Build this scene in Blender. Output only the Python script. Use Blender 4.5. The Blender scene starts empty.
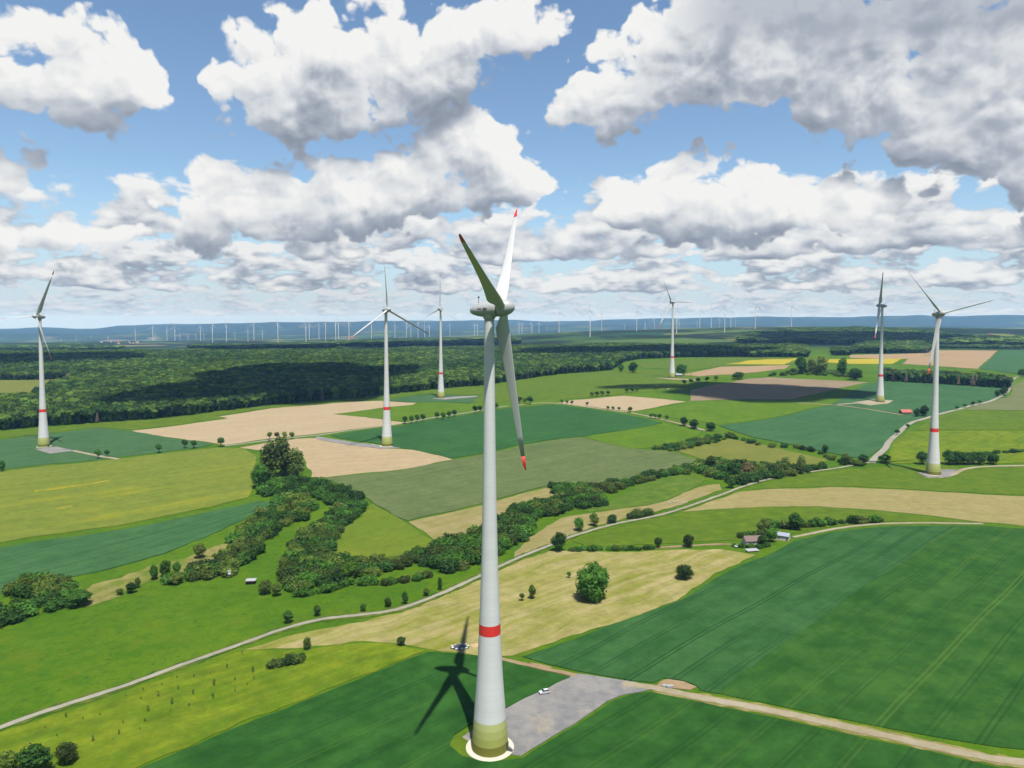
import bpy, bmesh, math, random
import numpy as np
from mathutils import Vector, Matrix

# ------------------------------------------------------------------ camera, sky, sun, exposure
scn = bpy.context.scene
COL = scn.collection
R = math.radians
CAM_H, PITCH, FOC, PU, PV = 144.0, R(2.8), 720.0, 512.0, 356.0

cam_d = bpy.data.cameras.new('camera')
cam_d.sensor_width = 36.0
cam_d.lens = FOC / 1024 * 36
cam_d.shift_y = -(384 - PV) / 1024
cam_d.clip_start, cam_d.clip_end = 1.0, 120000.0
cam = bpy.data.objects.new('camera', cam_d)
cam.location = (0, 0, CAM_H)
cam.rotation_euler = (R(90) - PITCH, 0, 0)
COL.objects.link(cam)
scn.camera = cam

SUN_EL = R(68.5)
SUN_AZ = math.atan2(0.316, -0.949)              # compass direction of the sun, from +y towards +x
SUN = Vector((math.cos(SUN_EL) * math.sin(SUN_AZ), math.cos(SUN_EL) * math.cos(SUN_AZ), math.sin(SUN_EL)))
sun_d = bpy.data.lights.new('sun', 'SUN')
sun_d.energy = 5.0
sun_d.angle = R(0.53)
sun_d.color = (1.0, 0.955, 0.88)
sun = bpy.data.objects.new('sun', sun_d)
sun.location = SUN * 3000
sun.rotation_euler = SUN.to_track_quat('Z', 'Y').to_euler()
COL.objects.link(sun)

scn.render.engine = 'CYCLES'
cy = scn.cycles
cy.max_bounces = 6
cy.diffuse_bounces = 3
cy.glossy_bounces = 2
cy.transmission_bounces = 3
cy.transparent_max_bounces = 8
cy.volume_bounces = 1
cy.use_denoising = True
cy.use_adaptive_sampling = True
cy.adaptive_threshold = 0.008
vs = scn.view_settings
vs.view_transform = 'Standard'
vs.look = 'None'
vs.exposure = 0.9
vs.gamma = 1.0
vs.use_curve_mapping = False


class NT:
    """small helper round a node tree"""
    def __init__(s, tree):
        s.t = tree

    def n(s, typ, **kw):
        nd = s.t.nodes.new(typ)
        ins = kw.pop('ins', None)
        for k, v in kw.items():
            setattr(nd, k, v)
        if ins:
            for k, v in ins.items():
                s.put(nd.inputs[k], v)
        return nd

    def put(s, sock, v):
        if isinstance(v, bpy.types.NodeSocket):
            s.t.links.new(v, sock)
        else:
            if hasattr(sock, 'default_value'):
                if isinstance(v, (tuple, list)) and len(v) == 3 and len(sock.default_value) == 4:
                    v = (*v, 1)
                sock.default_value = v

    def m(s, op, a, b=0.0, c=0.0, clamp=False):
        nd = s.n('ShaderNodeMath', operation=op, use_clamp=clamp)
        s.put(nd.inputs[0], a)
        s.put(nd.inputs[1], b)
        s.put(nd.inputs[2], c)
        return nd.outputs[0]

    def v(s, op, a, b=(0, 0, 0)):
        nd = s.n('ShaderNodeVectorMath', operation=op)
        s.put(nd.inputs[0], a)
        if op == 'SCALE':
            s.put(nd.inputs[3], b)
        else:
            s.put(nd.inputs[1], b)
        return nd.outputs['Value'] if op in ('DOT_PRODUCT', 'LENGTH', 'DISTANCE') else nd.outputs[0]

    def ss(s, x, a, b, lo=0.0, hi=1.0):
        nd = s.n('ShaderNodeMapRange', interpolation_type='SMOOTHSTEP')
        for i, val in enumerate((x, a, b, lo, hi)):
            s.put(nd.inputs[i], val)
        return nd.outputs[0]

    def mix(s, f, a, b, blend='MIX'):
        nd = s.n('ShaderNodeMix', data_type='RGBA', blend_type=blend)
        s.put(nd.inputs[0], f)
        s.put(nd.inputs[6], a)
        s.put(nd.inputs[7], b)
        return nd.outputs[2]

    def noise(s, vec, scale, detail=3.0, rough=0.5, dist=0.0, lac=2.0):
        nd = s.n('ShaderNodeTexNoise', ins={'Vector': vec, 'Scale': scale, 'Detail': detail, 'Roughness': rough,
                                            'Distortion': dist, 'Lacunarity': lac})
        return nd.outputs[0]


def px_dir(u, v):
    """unit direction seen at a pixel"""
    x, yc = (u - PU) / FOC, -(v - PV) / FOC
    d = np.array([x, math.cos(PITCH) + yc * math.sin(PITCH), -math.sin(PITCH) + yc * math.cos(PITCH)])
    return d / np.linalg.norm(d)


def build_world():
    w = bpy.data.worlds.new('World')
    scn.world = w
    w.use_nodes = True
    t = w.node_tree
    t.nodes.clear()
    g = NT(t)
    STR = 0.0535
    tc = g.n('ShaderNodeTexCoord')
    d = tc.outputs['Generated']
    sky = g.n('ShaderNodeTexSky', sky_type='NISHITA', sun_disc=False, sun_elevation=SUN_EL,
              sun_rotation=SUN_AZ, altitude=300.0, air_density=1.0, dust_density=0.6, ozone_density=1.6)
    skyc = g.mix(1.0, sky.outputs[0], (1.30, 1.42, 1.46), 'MULTIPLY')

    # --- cloud density as node groups of the direction
    def group(name, build):
        gt = bpy.data.node_groups.new(name, 'ShaderNodeTree')
        gt.interface.new_socket('Vector', in_out='INPUT', socket_type='NodeSocketVector')
        gt.interface.new_socket('Density', in_out='OUTPUT', socket_type='NodeSocketFloat')
        h = NT(gt)
        gi, go = gt.nodes.new('NodeGroupInput'), gt.nodes.new('NodeGroupOutput')
        h.put(go.inputs[0], build(h, gi.outputs[0]))
        return gt

    def ev(grp, off=None):
        nd = g.n('ShaderNodeGroup')
        nd.node_tree = grp
        g.put(nd.inputs[0], d if off is None else g.v('ADD', d, off))
        return nd.outputs[0]

    # cumulus banks: azimuth (as a pixel column), top and base of the bank there (as pixel rows)
    banks = [
        [(-200, 20, 112), (-60, 18, 118), (0, 8, 118), (40, 2, 122), (75, 0, 124), (120, 10, 124), (150, 36, 120), (182, 82, 118), (196, 112, 98),
         (198, 80, 70), (204, 62, 90), (220, 42, 128), (250, 18, 142), (290, 12, 150), (330, -8, 152), (400, -14, 144), (440, -16, 122), (500, -18, 76),
         (545, -12, 48), (572, 5, 28), (580, 30, 5), (700, 60, -20), (1200, 60, -20)],
        [(-200, 160, 202), (0, 158, 202), (40, 162, 203), (70, 188, 197), (82, 205, 180), (515, 120, 80), (535, 92, 105), (560, 62, 142), (590, 36, 156),
         (630, 2, 138), (680, -25, 124), (740, -40, 124), (800, -50, 142), (860, -70, 158), (920, -70, 172), (960, -70, 186), (1000, -70, 206), (1060, -70, 210), (1200, -40, 200)],
        [(-200, 212, 256), (0, 212, 256), (60, 202, 254), (110, 202, 252), (135, 214, 246), (142, 202, 242), (165, 186, 244), (200, 164, 248), (240, 160, 250), (290, 158, 248),
         (330, 142, 246), (365, 150, 238), (400, 130, 228), (440, 106, 225), (490, 106, 218), (530, 130, 217), (560, 172, 208), (580, 200, 226), (610, 174, 242), (650, 160, 244),
         (690, 136, 240), (740, 148, 242), (790, 154, 240), (812, 178, 238), (850, 174, 234), (900, 178, 227), (930, 188, 214), (945, 210, 195), (985, 225, 205), (1010, 206, 250), (1200, 205, 245)],
    ]

    def flat(h, vec):
        sp = h.n('ShaderNodeSeparateXYZ', ins={0: vec}).outputs
        return h.m('ARCTAN2', sp[0], sp[1]), sp[2]

    def masses(h, vec):
        az, el = flat(h, vec)
        t_ = h.m('DIVIDE', h.m('PINGPONG', h.m('ADD', az, 0.72), 1.44), 1.44)    # the banks go on round the horizon
        dens = None
        for bank in banks:
            rp = h.n('ShaderNodeValToRGB')
            cr = rp.color_ramp
            for i, (u, vt, vb) in enumerate(bank):
                pos = min(max((math.atan2(u - PU, FOC) + .72) / 1.44, 0), 1)
                c = ((px_dir(u, vt)[2] + .1) / .7, (px_dir(u, vb)[2] + .1) / .7, 0, 1)
                e = cr.elements[0] if i == 0 else cr.elements[len(cr.elements) - 1] if i == len(bank) - 1 else cr.elements.new(pos)
                e.color = c
                if 0 < i < len(bank) - 1:
                    e.position = pos
            h.put(rp.inputs[0], t_)
            sc = h.n('ShaderNodeSeparateColor', ins={0: rp.outputs[0]}).outputs
            z = h.m('MULTIPLY_ADD', el, 1 / .7, .1 / .7)
            up_ = h.m('MULTIPLY', h.m('SUBTRACT', sc[0], z), .7 / .062)
            dn_ = h.m('MULTIPLY', h.m('SUBTRACT', z, sc[1]), .7 / .045)
            m = h.m('ADD', h.m('SMOOTH_MIN', up_, dn_, .35), .12)
            dens = m if dens is None else h.m('MAXIMUM', dens, m)
        cell = h.n('ShaderNodeTexNoise', ins={'Vector': vec, 'Scale': 4.0, 'Detail': 1.0}).outputs[0]
        gen = h.m('MULTIPLY_ADD', cell, 6.0, -3.9)
        gen = h.m('SUBTRACT', gen, h.ss(el, 0.40, 0.50, 3.0, 0.0))               # broken cumulus overhead
        return h.m('MINIMUM', h.m('MAXIMUM', dens, gen), .95)

    def lumps(det, cells):
        def f(h, vec):
            az, el = flat(h, vec)
            p = h.n('ShaderNodeCombineXYZ', ins={0: az, 1: h.m('MULTIPLY', el, 1.25), 2: 0.0}).outputs[0]
            n1 = h.n('ShaderNodeTexNoise', noise_dimensions='2D', ins={'Vector': p, 'Scale': 9.0, 'Detail': det, 'Roughness': .58, 'Distortion': .3}).outputs[0]
            x = h.m('MULTIPLY_ADD', n1, 2.1, -1.02) if cells >= 0 else h.m('MULTIPLY_ADD', n1, 1.5, -.72)
            if cells >= 0:
                wn = h.n('ShaderNodeTexNoise', noise_dimensions='2D', ins={'Vector': p, 'Scale': 24.0, 'Detail': 1.0}).outputs['Color']
                vo = h.n('ShaderNodeTexVoronoi', voronoi_dimensions='2D', feature='F1',
                         ins={'Vector': h.v('ADD', p, h.v('SCALE', wn, 0.025)), 'Scale': 17.0, 'Detail': cells, 'Roughness': .45, 'Lacunarity': 2.2})
                x = h.m('ADD', x, h.m('MULTIPLY_ADD', vo.outputs['Distance'], -1.0, 0.46))
            return x
        return f

    def row(scale, kz, cov, lo, hi, seed, det):
        def f(h, vec):
            az, el = flat(h, vec)
            p = h.n('ShaderNodeCombineXYZ', ins={0: h.m('ADD', az, seed), 1: h.m('MULTIPLY', el, kz), 2: 0.0}).outputs[0]
            n1 = h.n('ShaderNodeTexNoise', noise_dimensions='2D', ins={'Vector': p, 'Scale': scale, 'Detail': det, 'Roughness': .58, 'Distortion': .2}).outputs[0]
            vo = h.n('ShaderNodeTexVoronoi', voronoi_dimensions='2D', feature='F1', ins={'Vector': p, 'Scale': scale * 2.6, 'Detail': 1.0, 'Roughness': .5})
            band = h.m('MULTIPLY', h.ss(el, lo[0], lo[1]), h.ss(el, hi[0], hi[1], 1.0, 0.0))
            x = h.m('MULTIPLY_ADD', n1, 3.2, -1.6 + cov)
            x = h.m('ADD', x, h.m('MULTIPLY_ADD', vo.outputs['Distance'], -0.6, 0.3))
            return h.m('SUBTRACT', x, h.m('MULTIPLY_ADD', band, -2.0, 2.0))
        return f

    elv = g.n('ShaderNodeSeparateXYZ', ins={0: d}).outputs[2]
    low = g.m('MULTIPLY', g.ss(elv, -.02, .16, 1.0, 0.0), .8)
    clear = g.mix(low, skyc, (4.9, 6.1, 7.9))

    def shade(L, haze):
        ramp = g.n('ShaderNodeValToRGB')
        cr = ramp.color_ramp
        cr.elements[0].position, cr.elements[0].color = 0.0, (.25, .29, .36, 1)
        cr.elements[1].position, cr.elements[1].color = 1.0, (.90, .90, .885, 1)
        e = cr.elements.new(.35); e.color = (.41, .45, .52, 1)
        e = cr.elements.new(.65); e.color = (.68, .705, .74, 1)
        g.put(ramp.inputs[0], L)
        cc = g.v('SCALE', ramp.outputs[0], 10.0)
        return g.mix(haze, cc, (4.9, 5.8, 7.0)) if haze else cc

    def light(d0, d1, dc, d2, d3, w1, w2, w3, base):
        """cloud is bright where little cloud lies above it"""
        e1 = g.m('SUBTRACT', d0, g.m('MAXIMUM', d1, -.4))
        top = g.m('MINIMUM', dc, .9)
        e2 = g.m('SUBTRACT', top, g.m('MAXIMUM', d2, -.6))
        L = g.m('ADD', g.m('MULTIPLY', e1, w1), g.m('MULTIPLY', e2, w2))
        if d3 is not None:
            L = g.m('ADD', L, g.m('MULTIPLY', g.m('SUBTRACT', top, g.m('MAXIMUM', d3, -.6)), w3))
        return g.m('ADD', L, base, clamp=True)

    # cumulus masses
    gm, gh, gs, gc = group('cloud_masses', masses), group('cloud_lumps', lumps(7.0, 2.0)), group('cloud_lumps_soft', lumps(5.0, 2.0)), group('cloud_lumps_core', lumps(2.0, -1))
    o1, o2, o3 = (.005, 0, .010), (.008, 0, .034), (.017, 0, .075)
    b0, b2, b3 = ev(gm), ev(gm, o2), ev(gm, o3)
    b1 = g.m('ADD', g.m('MULTIPLY', b0, .62), g.m('MULTIPLY', b2, .38))
    big0 = g.m('ADD', b0, ev(gh))
    Lb = light(big0, g.m('ADD', b1, ev(gs, o1)), g.m('ADD', b0, ev(gc)), g.m('ADD', b2, ev(gc, o2)), g.m('ADD', b3, ev(gc, o3)), .46, .42, .28, .50)
    az_ = g.n('ShaderNodeSeparateXYZ', ins={0: d}).outputs
    over = g.m('ADD', g.m('DIVIDE', elv, g.m('MAXIMUM', az_[1], .2)), g.m('MULTIPLY', ev(gs), .03))                    # nearer cloud base reaching in over the bank
    over = g.m('MULTIPLY', g.ss(over, .362, .402), g.ss(g.m('ARCTAN2', az_[0], az_[1]), .16, .30))
    Lb = g.m('ADD', Lb, g.ss(big0, 0.0, .7, .16, 0.0))                       # thin cloud lets the light through
    Lb = g.m('MULTIPLY', Lb, g.m('MULTIPLY_ADD', over, -.55, 1.0))
    big_a, big_c = g.ss(big0, 0.0, .27), shade(Lb, 0.0)
    # rows of smaller cumulus towards the horizon
    rows_c = clear
    for (args, q1, q2, soft, wts, hz) in (((24, 3.2, .40, (-.004, .010), (.035, .065), 3.1), .004, .011, .46, (.45, .45, 0, .56), .52),
                                        ((13, 2.3, .50, (.022, .045), (.095, .130), 8.3), .008, .022, .34, (.42, .52, 0, .54), .16),
                                        ((7.5, 1.9, .34, (.060, .090), (.160, .230), 5.7), .010, .030, .30, (.36, .52, 0, .52), .06)):
        gr, gr2 = group('cloud_row', row(*args, 6.0)), group('cloud_row_soft', row(*args, 3.0))
        r0 = ev(gr)
        Lr = light(r0, ev(gr2, (q1 * .4, 0, q1)), r0, ev(gr2, (q2 * .2, 0, q2)), None, *wts)
        rows_c = g.mix(g.ss(r0, 0.0, soft), rows_c, shade(Lr, hz))
    bg_hi = g.n('ShaderNodeBackground', ins={'Color': g.mix(big_a, clear, big_c), 'Strength': STR})
    bg_lo = g.n('ShaderNodeBackground', ins={'Color': g.mix(big_a, rows_c, big_c), 'Strength': STR})
    bg = g.n('ShaderNodeMixShader', ins={0: g.m('GREATER_THAN', elv, .232)})
    t.links.new(bg_lo.outputs[0], bg.inputs[1])
    t.links.new(bg_hi.outputs[0], bg.inputs[2])
    out = g.n('ShaderNodeOutputWorld')
    t.links.new(bg.outputs[0], out.inputs[0])
    w.cycles.sampling_method = 'MANUAL'
    w.cycles.sample_map_resolution = 512


build_world()

# ------------------------------------------------------------------ terrain
rng = random.Random(7)
nrng = np.random.default_rng(11)


def cpt(u, r, z):
    x = (u - PU) / FOC * r
    return (x, r, z)


CTRL = [(-7.5, 238, -1.1), (-537, 820, -.7), (-137, 785, 6.7), (-119, 1203, 14.6), (314, 1411, 31.7),
        (569, 1109, 18.5), (391, 663, 0.8), (0, 0, 0), (0, 120, 0), (-300, 100, 0), (300, 100, -1), (-600, 300, -2),
        (600, 300, 3), (260, 330, 2.5), (-150, 520, -5), (-260, 430, -7), (-100, 400, -3), (60, 560, -3), (150, 420, 0),
        (-1000, 1500, 14), (-700, 1200, 8), (0, 1700, 22), (-1600, 2300, 20), (-300, 2500, 24), (700, 2300, 38),
        (1100, 1500, 30), (1700, 2300, 42), (900, 900, 12),
        cpt(700, 3000, 46), cpt(560, 3300, 40), cpt(900, 3300, 52), cpt(400, 3600, 2), cpt(200, 3600, -5), cpt(40, 3600, -10),
        cpt(560, 5000, 60), cpt(640, 5000, 74), cpt(760, 6100, 92), cpt(890, 4800, 98), cpt(1010, 5600, 80),
        cpt(60, 5500, -40), cpt(250, 6000, -42), cpt(400, 6000, -28), cpt(470, 6000, 5), cpt(1200, 4500, 80),
        (-5500, 5000, -30), (6500, 3000, 60), (-6000, 0, 0), (6000, 0, 20), (0, -6000, 0), (-4000, -4000, 0), (4000, -4000, 0),
        (0, -1500, 0), (-2000, 0, 0), (2200, 200, 15), (-2500, 1500, 5), cpt(60, 7400, -45), cpt(400, 7400, -35), cpt(760, 7400, 70),
        cpt(1000, 7400, 60)]
CP = np.array(CTRL) / np.array([1000., 1000., 1.])


def _tps():
    n = len(CP)
    d = np.hypot(CP[:, None, 0] - CP[None, :, 0], CP[:, None, 1] - CP[None, :, 1])
    K = np.where(d > 0, d ** 2 * np.log(d + 1e-12), 0) + np.eye(n) * 1e-3
    Pm = np.column_stack([np.ones(n), CP[:, :2]])
    A = np.zeros((n + 3, n + 3))
    A[:n, :n], A[:n, n:], A[n:, :n] = K, Pm, Pm.T
    return np.linalg.solve(A, np.concatenate([CP[:, 2], np.zeros(3)]))


TW = _tps()
RIDGE_U = np.array([-300, 0, 45, 95, 120, 175, 256, 330, 420, 512, 545, 590, 660, 735, 768, 850, 918, 943, 1024, 1300])
RIDGE_V = np.array([328, 329, 327.5, 329, 326.5, 325, 324, 323, 322, 321.5, 322.5, 322, 319.5, 319, 318, 319, 317, 318, 317.5, 318.])
RIDGE_AZ = np.arctan2(RIDGE_U - PU, FOC)


def terrain(x, y):
    x = np.asarray(x, float)
    y = np.asarray(y, float)
    r = np.hypot(x, y) + 1e-6
    k = np.minimum(1.0, 7400.0 / r)
    qx, qy = x * k / 1000, y * k / 1000
    z = TW[-3] + TW[-2] * qx + TW[-1] * qy
    for i in range(len(CP)):
        d2 = (qx - CP[i, 0]) ** 2 + (qy - CP[i, 1]) ** 2 + 1e-12
        z = z + TW[i] * 0.5 * d2 * np.log(d2)
    near = np.clip(1 - r / 6000, 0, 1)
    z = z + near * (0.8 * np.sin(x / 47 + 1.3) * np.sin(y / 61) + 0.5 * np.sin(x / 23 + y / 31))
    far = np.clip((r - 7400) / 3200, 0, 1)
    far = far * far * (3 - 2 * far)
    az = np.arctan2(x, np.maximum(y, 1e-3))
    rv = np.interp(az, RIDGE_AZ, RIDGE_V)
    top = CAM_H + (322 - rv) / FOC * 19500
    wob = 14 * np.sin(az * 41 + 2) + 9 * np.sin(az * 97 + 1) + 5 * np.sin(az * 211)
    base = np.interp(az, [-.62, -.30, 0, .35, .62], [-150, -140, -70, -20, -20])
    ridge = (top + 4 + wob * .5 - base) * np.exp(-((r - 19500) / 2600.) ** 2)
    mid = (0.42 + 0.25 * np.sin(az * 9 + .7) + .12 * np.sin(az * 27)) * (top - base) * .8 * np.exp(-((r - 14300 - 900 * np.sin(az * 7)) / 1300.) ** 2)
    zf = np.maximum(ridge, mid) + .25 * np.minimum(ridge, mid) + base
    return z * (1 - far) + far * zf


def P(u, v, far=16000.0):
    """ground point seen at a pixel"""
    d = px_dir(u, v)
    ts = np.geomspace(60, far, 90)
    pts = np.outer(ts, d)
    f = CAM_H + pts[:, 2] - terrain(pts[:, 0], pts[:, 1])
    k = np.argmax(f < 0)
    if f[k] >= 0:
        k = len(ts) - 1
    a, b = ts[max(k - 1, 0)], ts[k]
    for _ in range(3):
        tt = np.linspace(a, b, 12)
        pp = np.outer(tt, d)
        ff = CAM_H + pp[:, 2] - terrain(pp[:, 0], pp[:, 1])
        j = int(np.argmax(ff < 0))
        if ff[j] >= 0:
            j = 11
        a, b = tt[max(j - 1, 0)], tt[j]
    t = (a + b) / 2
    return Vector((t * d[0], t * d[1], float(terrain(t * d[0], t * d[1]))))


def gz(x, y):
    return float(terrain(x, y))


# ------------------------------------------------------------------ materials
def lin(c):
    c = c / 255.0
    return c / 12.92 if c <= 0.04045 else ((c + 0.055) / 1.055) ** 2.4


def A(r, g, b, k=0.335):
    """base colour of a surface that shows about this sRGB value in full sun"""
    kb = .70 if g >= r and b < g * .9 else 1.0        # leaves and crops reflect little blue
    return (lin(r) * k, lin(g) * k, lin(b) * k * kb, 1.0)


MATS = {}


def new_mat(name):
    m = bpy.data.materials.new(name)
    m.use_nodes = True
    m.node_tree.nodes.clear()
    return m, NT(m.node_tree)


def finish(g, color, rough=.85, spec=.25, bump=None, bump_d=.1, bump_s=.5, extra=None):
    b = g.n('ShaderNodeBsdfPrincipled', ins={'Base Color': color, 'Roughness': rough, 'Specular IOR Level': spec})
    if bump is not None:
        bn = g.n('ShaderNodeBump', ins={'Strength': bump_s, 'Distance': bump_d, 'Height': bump})
        g.t.links.new(bn.outputs[0], b.inputs['Normal'])
    o = g.n('ShaderNodeOutputMaterial')
    g.t.links.new(b.outputs[0], o.inputs[0])
    return b


def plain(name, col, rough=.6, spec=.4, var=.06, scale=.6, metal=0.0):
    """paint, sheet metal, concrete: one colour with slight weathering"""
    if name in MATS:
        return MATS[name]
    m, g = new_mat(name)
    pos = g.n('ShaderNodeTexCoord').outputs['Object']
    n = g.noise(pos, scale, 5, .6)
    f = g.m('MULTIPLY_ADD', n, var * 2, 1 - var)
    c = g.v('SCALE', (col[0] * .64, col[1] * .64, col[2] * .64), f)
    b = finish(g, c, rough, spec)
    b.inputs['Metallic'].default_value = metal
    MATS[name] = m
    return m


def field_mat(name, c1, c2, along=None, big=90.0, streak=.5, fine=.22, tram=None, tram_sp=24.0, tram_c=None,
              tram_amt=.5, spot=None, spot_amt=.0, rows=0.0, warp=1.5, contrast=1.0, bump=.25):
    m, g = new_mat(name)
    pos = g.n('ShaderNodeNewGeometry').outputs['Position']
    dx, dy = along if along else (1, 0)
    L = math.hypot(dx, dy) or 1
    dx, dy = dx / L, dy / L
    wv = g.n('ShaderNodeTexNoise', ins={'Vector': pos, 'Scale': .012, 'Detail': 2.0})
    wob = g.m('MULTIPLY_ADD', wv.outputs[0], 2 * warp * 4, -warp * 4)
    a = g.v('DOT_PRODUCT', pos, (dx, dy, 0))
    b = g.m('ADD', g.v('DOT_PRODUCT', pos, (-dy, dx, 0)), wob)
    st = g.n('ShaderNodeCombineXYZ', ins={0: g.m('MULTIPLY', a, .09), 1: b, 2: 0.0}).outputs[0]
    n1 = g.noise(pos, 1 / big, 7, .68)
    n2 = g.noise(st, .16, 5, .7)
    n3 = g.noise(pos, .55, 5, .65)
    f = g.m('ADD', g.m('MULTIPLY', n1, 1 - streak), g.m('MULTIPLY', n2, streak))
    f = g.ss(f, .5 - .16 / contrast, .5 + .16 / contrast)
    col = g.mix(f, c1, c2)
    if spot:
        ns = g.noise(st, .035, 3, .5)
        n4 = g.noise(pos, .02, 4, .6)
        sf = g.m('MULTIPLY', g.ss(g.m('ADD', g.m('MULTIPLY', ns, .6), g.m('MULTIPLY', n4, .4)), .52, .66), spot_amt)
        col = g.mix(sf, col, spot)
    if rows:
        rw = g.m('SINE', g.m('MULTIPLY', b, 2 * math.pi / rows))
        col = g.v('SCALE', col, g.m('MULTIPLY_ADD', rw, .07, 1.0))
    if tram:
        cell = g.m('DIVIDE', b, tram_sp)
        idn = g.n('ShaderNodeTexWhiteNoise', noise_dimensions='1D', ins={'W': g.m('FLOOR', cell)}).outputs['Value']
        fr = g.m('MULTIPLY', g.m('SUBTRACT', g.m('FRACT', cell), .5), tram_sp)
        dd = g.m('ABSOLUTE', g.m('SUBTRACT', g.m('ABSOLUTE', fr), 1.0))
        ln = g.ss(dd, .25, .55, 1.0, 0.0)
        brk = g.ss(g.noise(st, .05, 2, .5), .35, .6, .25, 1.0)
        amt = g.m('MULTIPLY', g.m('MULTIPLY', ln, brk), tram_amt)
        pale = g.ss(idn, .55, .7)
        tcol = g.mix(pale, tram, tram_c or tram)
        col = g.mix(amt, col, tcol)
    n5 = g.noise(pos, .13, 4, .65)
    fv = g.m('MULTIPLY', g.m('MULTIPLY_ADD', n3, 2 * fine, 1 - fine), g.m('MULTIPLY_ADD', n5, 3.2 * fine, 1 - 1.6 * fine))
    col = g.v('SCALE', col, fv)
    finish(g, col, .95, .08, n3, .6, bump)
    return m


def road_mat(name, c1, c2, rut=None):
    m, g = new_mat(name)
    pos = g.n('ShaderNodeNewGeometry').outputs['Position']
    n = g.noise(pos, .25, 6, .6)
    n2 = g.noise(pos, .035, 4, .6)
    f = g.ss(g.m('ADD', g.m('MULTIPLY', n, .45), g.m('MULTIPLY', n2, .55)), .36, .62)
    col = g.mix(f, c1, c2)
    if rut:
        dust = g.ss(g.noise(pos, .055, 5, .65, .6), .52, .64)
        col = g.mix(g.m('MULTIPLY', dust, .6), col, rut)
    n3 = g.noise(pos, 1.7, 4, .7)
    col = g.v('SCALE', col, g.m('MULTIPLY_ADD', n3, .4, .8))
    finish(g, col, .92, .15, n3, .05, .4)
    return m


# ------------------------------------------------------------------ mesh helpers
def link(ob, parent=None):
    COL.objects.link(ob)
    if parent is not None:
        ob.parent = parent
    return ob


def obj(name, mesh, mat=None, parent=None, **props):
    if isinstance(mesh, bmesh.types.BMesh):
        me = bpy.data.meshes.new(name)
        mesh.to_mesh(me)
        mesh.free()
        mesh = me
    if mat is not None:
        mesh.materials.clear()
        mesh.materials.append(mat)
    ob = bpy.data.objects.new(name, mesh)
    link(ob, parent)
    for k, v in props.items():
        ob[k] = v
    return ob


def empty(name, loc, rz=0.0, scale=1.0, **props):
    ob = bpy.data.objects.new(name, None)
    ob.empty_display_size = 1.0
    ob.location = loc
    ob.rotation_euler = (0, 0, rz)
    ob.scale = (scale,) * 3
    link(ob)
    for k, v in props.items():
        ob[k] = v
    return ob


def smooth(me):
    me.polygons.foreach_set('use_smooth', [True] * len(me.polygons))
    me.update()


def lathe(prof, seg=32, smooth_=True, axis='Z'):
    """surface of revolution from (radius, height) pairs"""
    bm = bmesh.new()
    rings = []
    for (r, z) in prof:
        if r < 1e-5:
            rings.append([bm.verts.new((0, 0, z))])
        else:
            rings.append([bm.verts.new((r * math.cos(2 * math.pi * i / seg), r * math.sin(2 * math.pi * i / seg), z)) for i in range(seg)])
    for a, b in zip(rings, rings[1:]):
        for i in range(seg):
            j = (i + 1) % seg
            if len(a) == 1 and len(b) == 1:
                continue
            if len(a) == 1:
                bm.faces.new((a[0], b[i], b[j]))
            elif len(b) == 1:
                bm.faces.new((a[i], a[j], b[0]))
            else:
                bm.faces.new((a[i], a[j], b[j], b[i]))
    for f in bm.faces:
        f.smooth = smooth_
    bmesh.ops.recalc_face_normals(bm, faces=bm.faces)
    return bm


def box(bm, c, s, rz=0.0):
    vs_ = []
    for sx in (-.5, .5):
        for sy in (-.5, .5):
            for sz in (-.5, .5):
                p = Vector((sx * s[0], sy * s[1], sz * s[2]))
                p.rotate(Matrix.Rotation(rz, 3, 'Z'))
                vs_.append(bm.verts.new(p + Vector(c)))
    for f in ((0, 1, 3, 2), (4, 6, 7, 5), (0, 4, 5, 1), (2, 3, 7, 6), (0, 2, 6, 4), (1, 5, 7, 3)):
        bm.faces.new([vs_[i] for i in f])
    return bm


def poly_px(px):
    return [P(u, v) for (u, v) in px]


def grow_off(px, W):
    """edges that leave the frame at a side go on for a good way"""
    off = [u <= -39 or u >= 1089 for u, v in px]
    out = []
    n = len(W)
    for i in range(n):
        p = W[i].copy()
        if off[i]:
            for j in ((i - 1) % n, (i + 1) % n):
                if not off[j]:
                    d = W[i] - W[j]
                    p = W[i] + d * (220.0 / max(d.length, 1.0))
                    break
        out.append(p)
    return out


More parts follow.
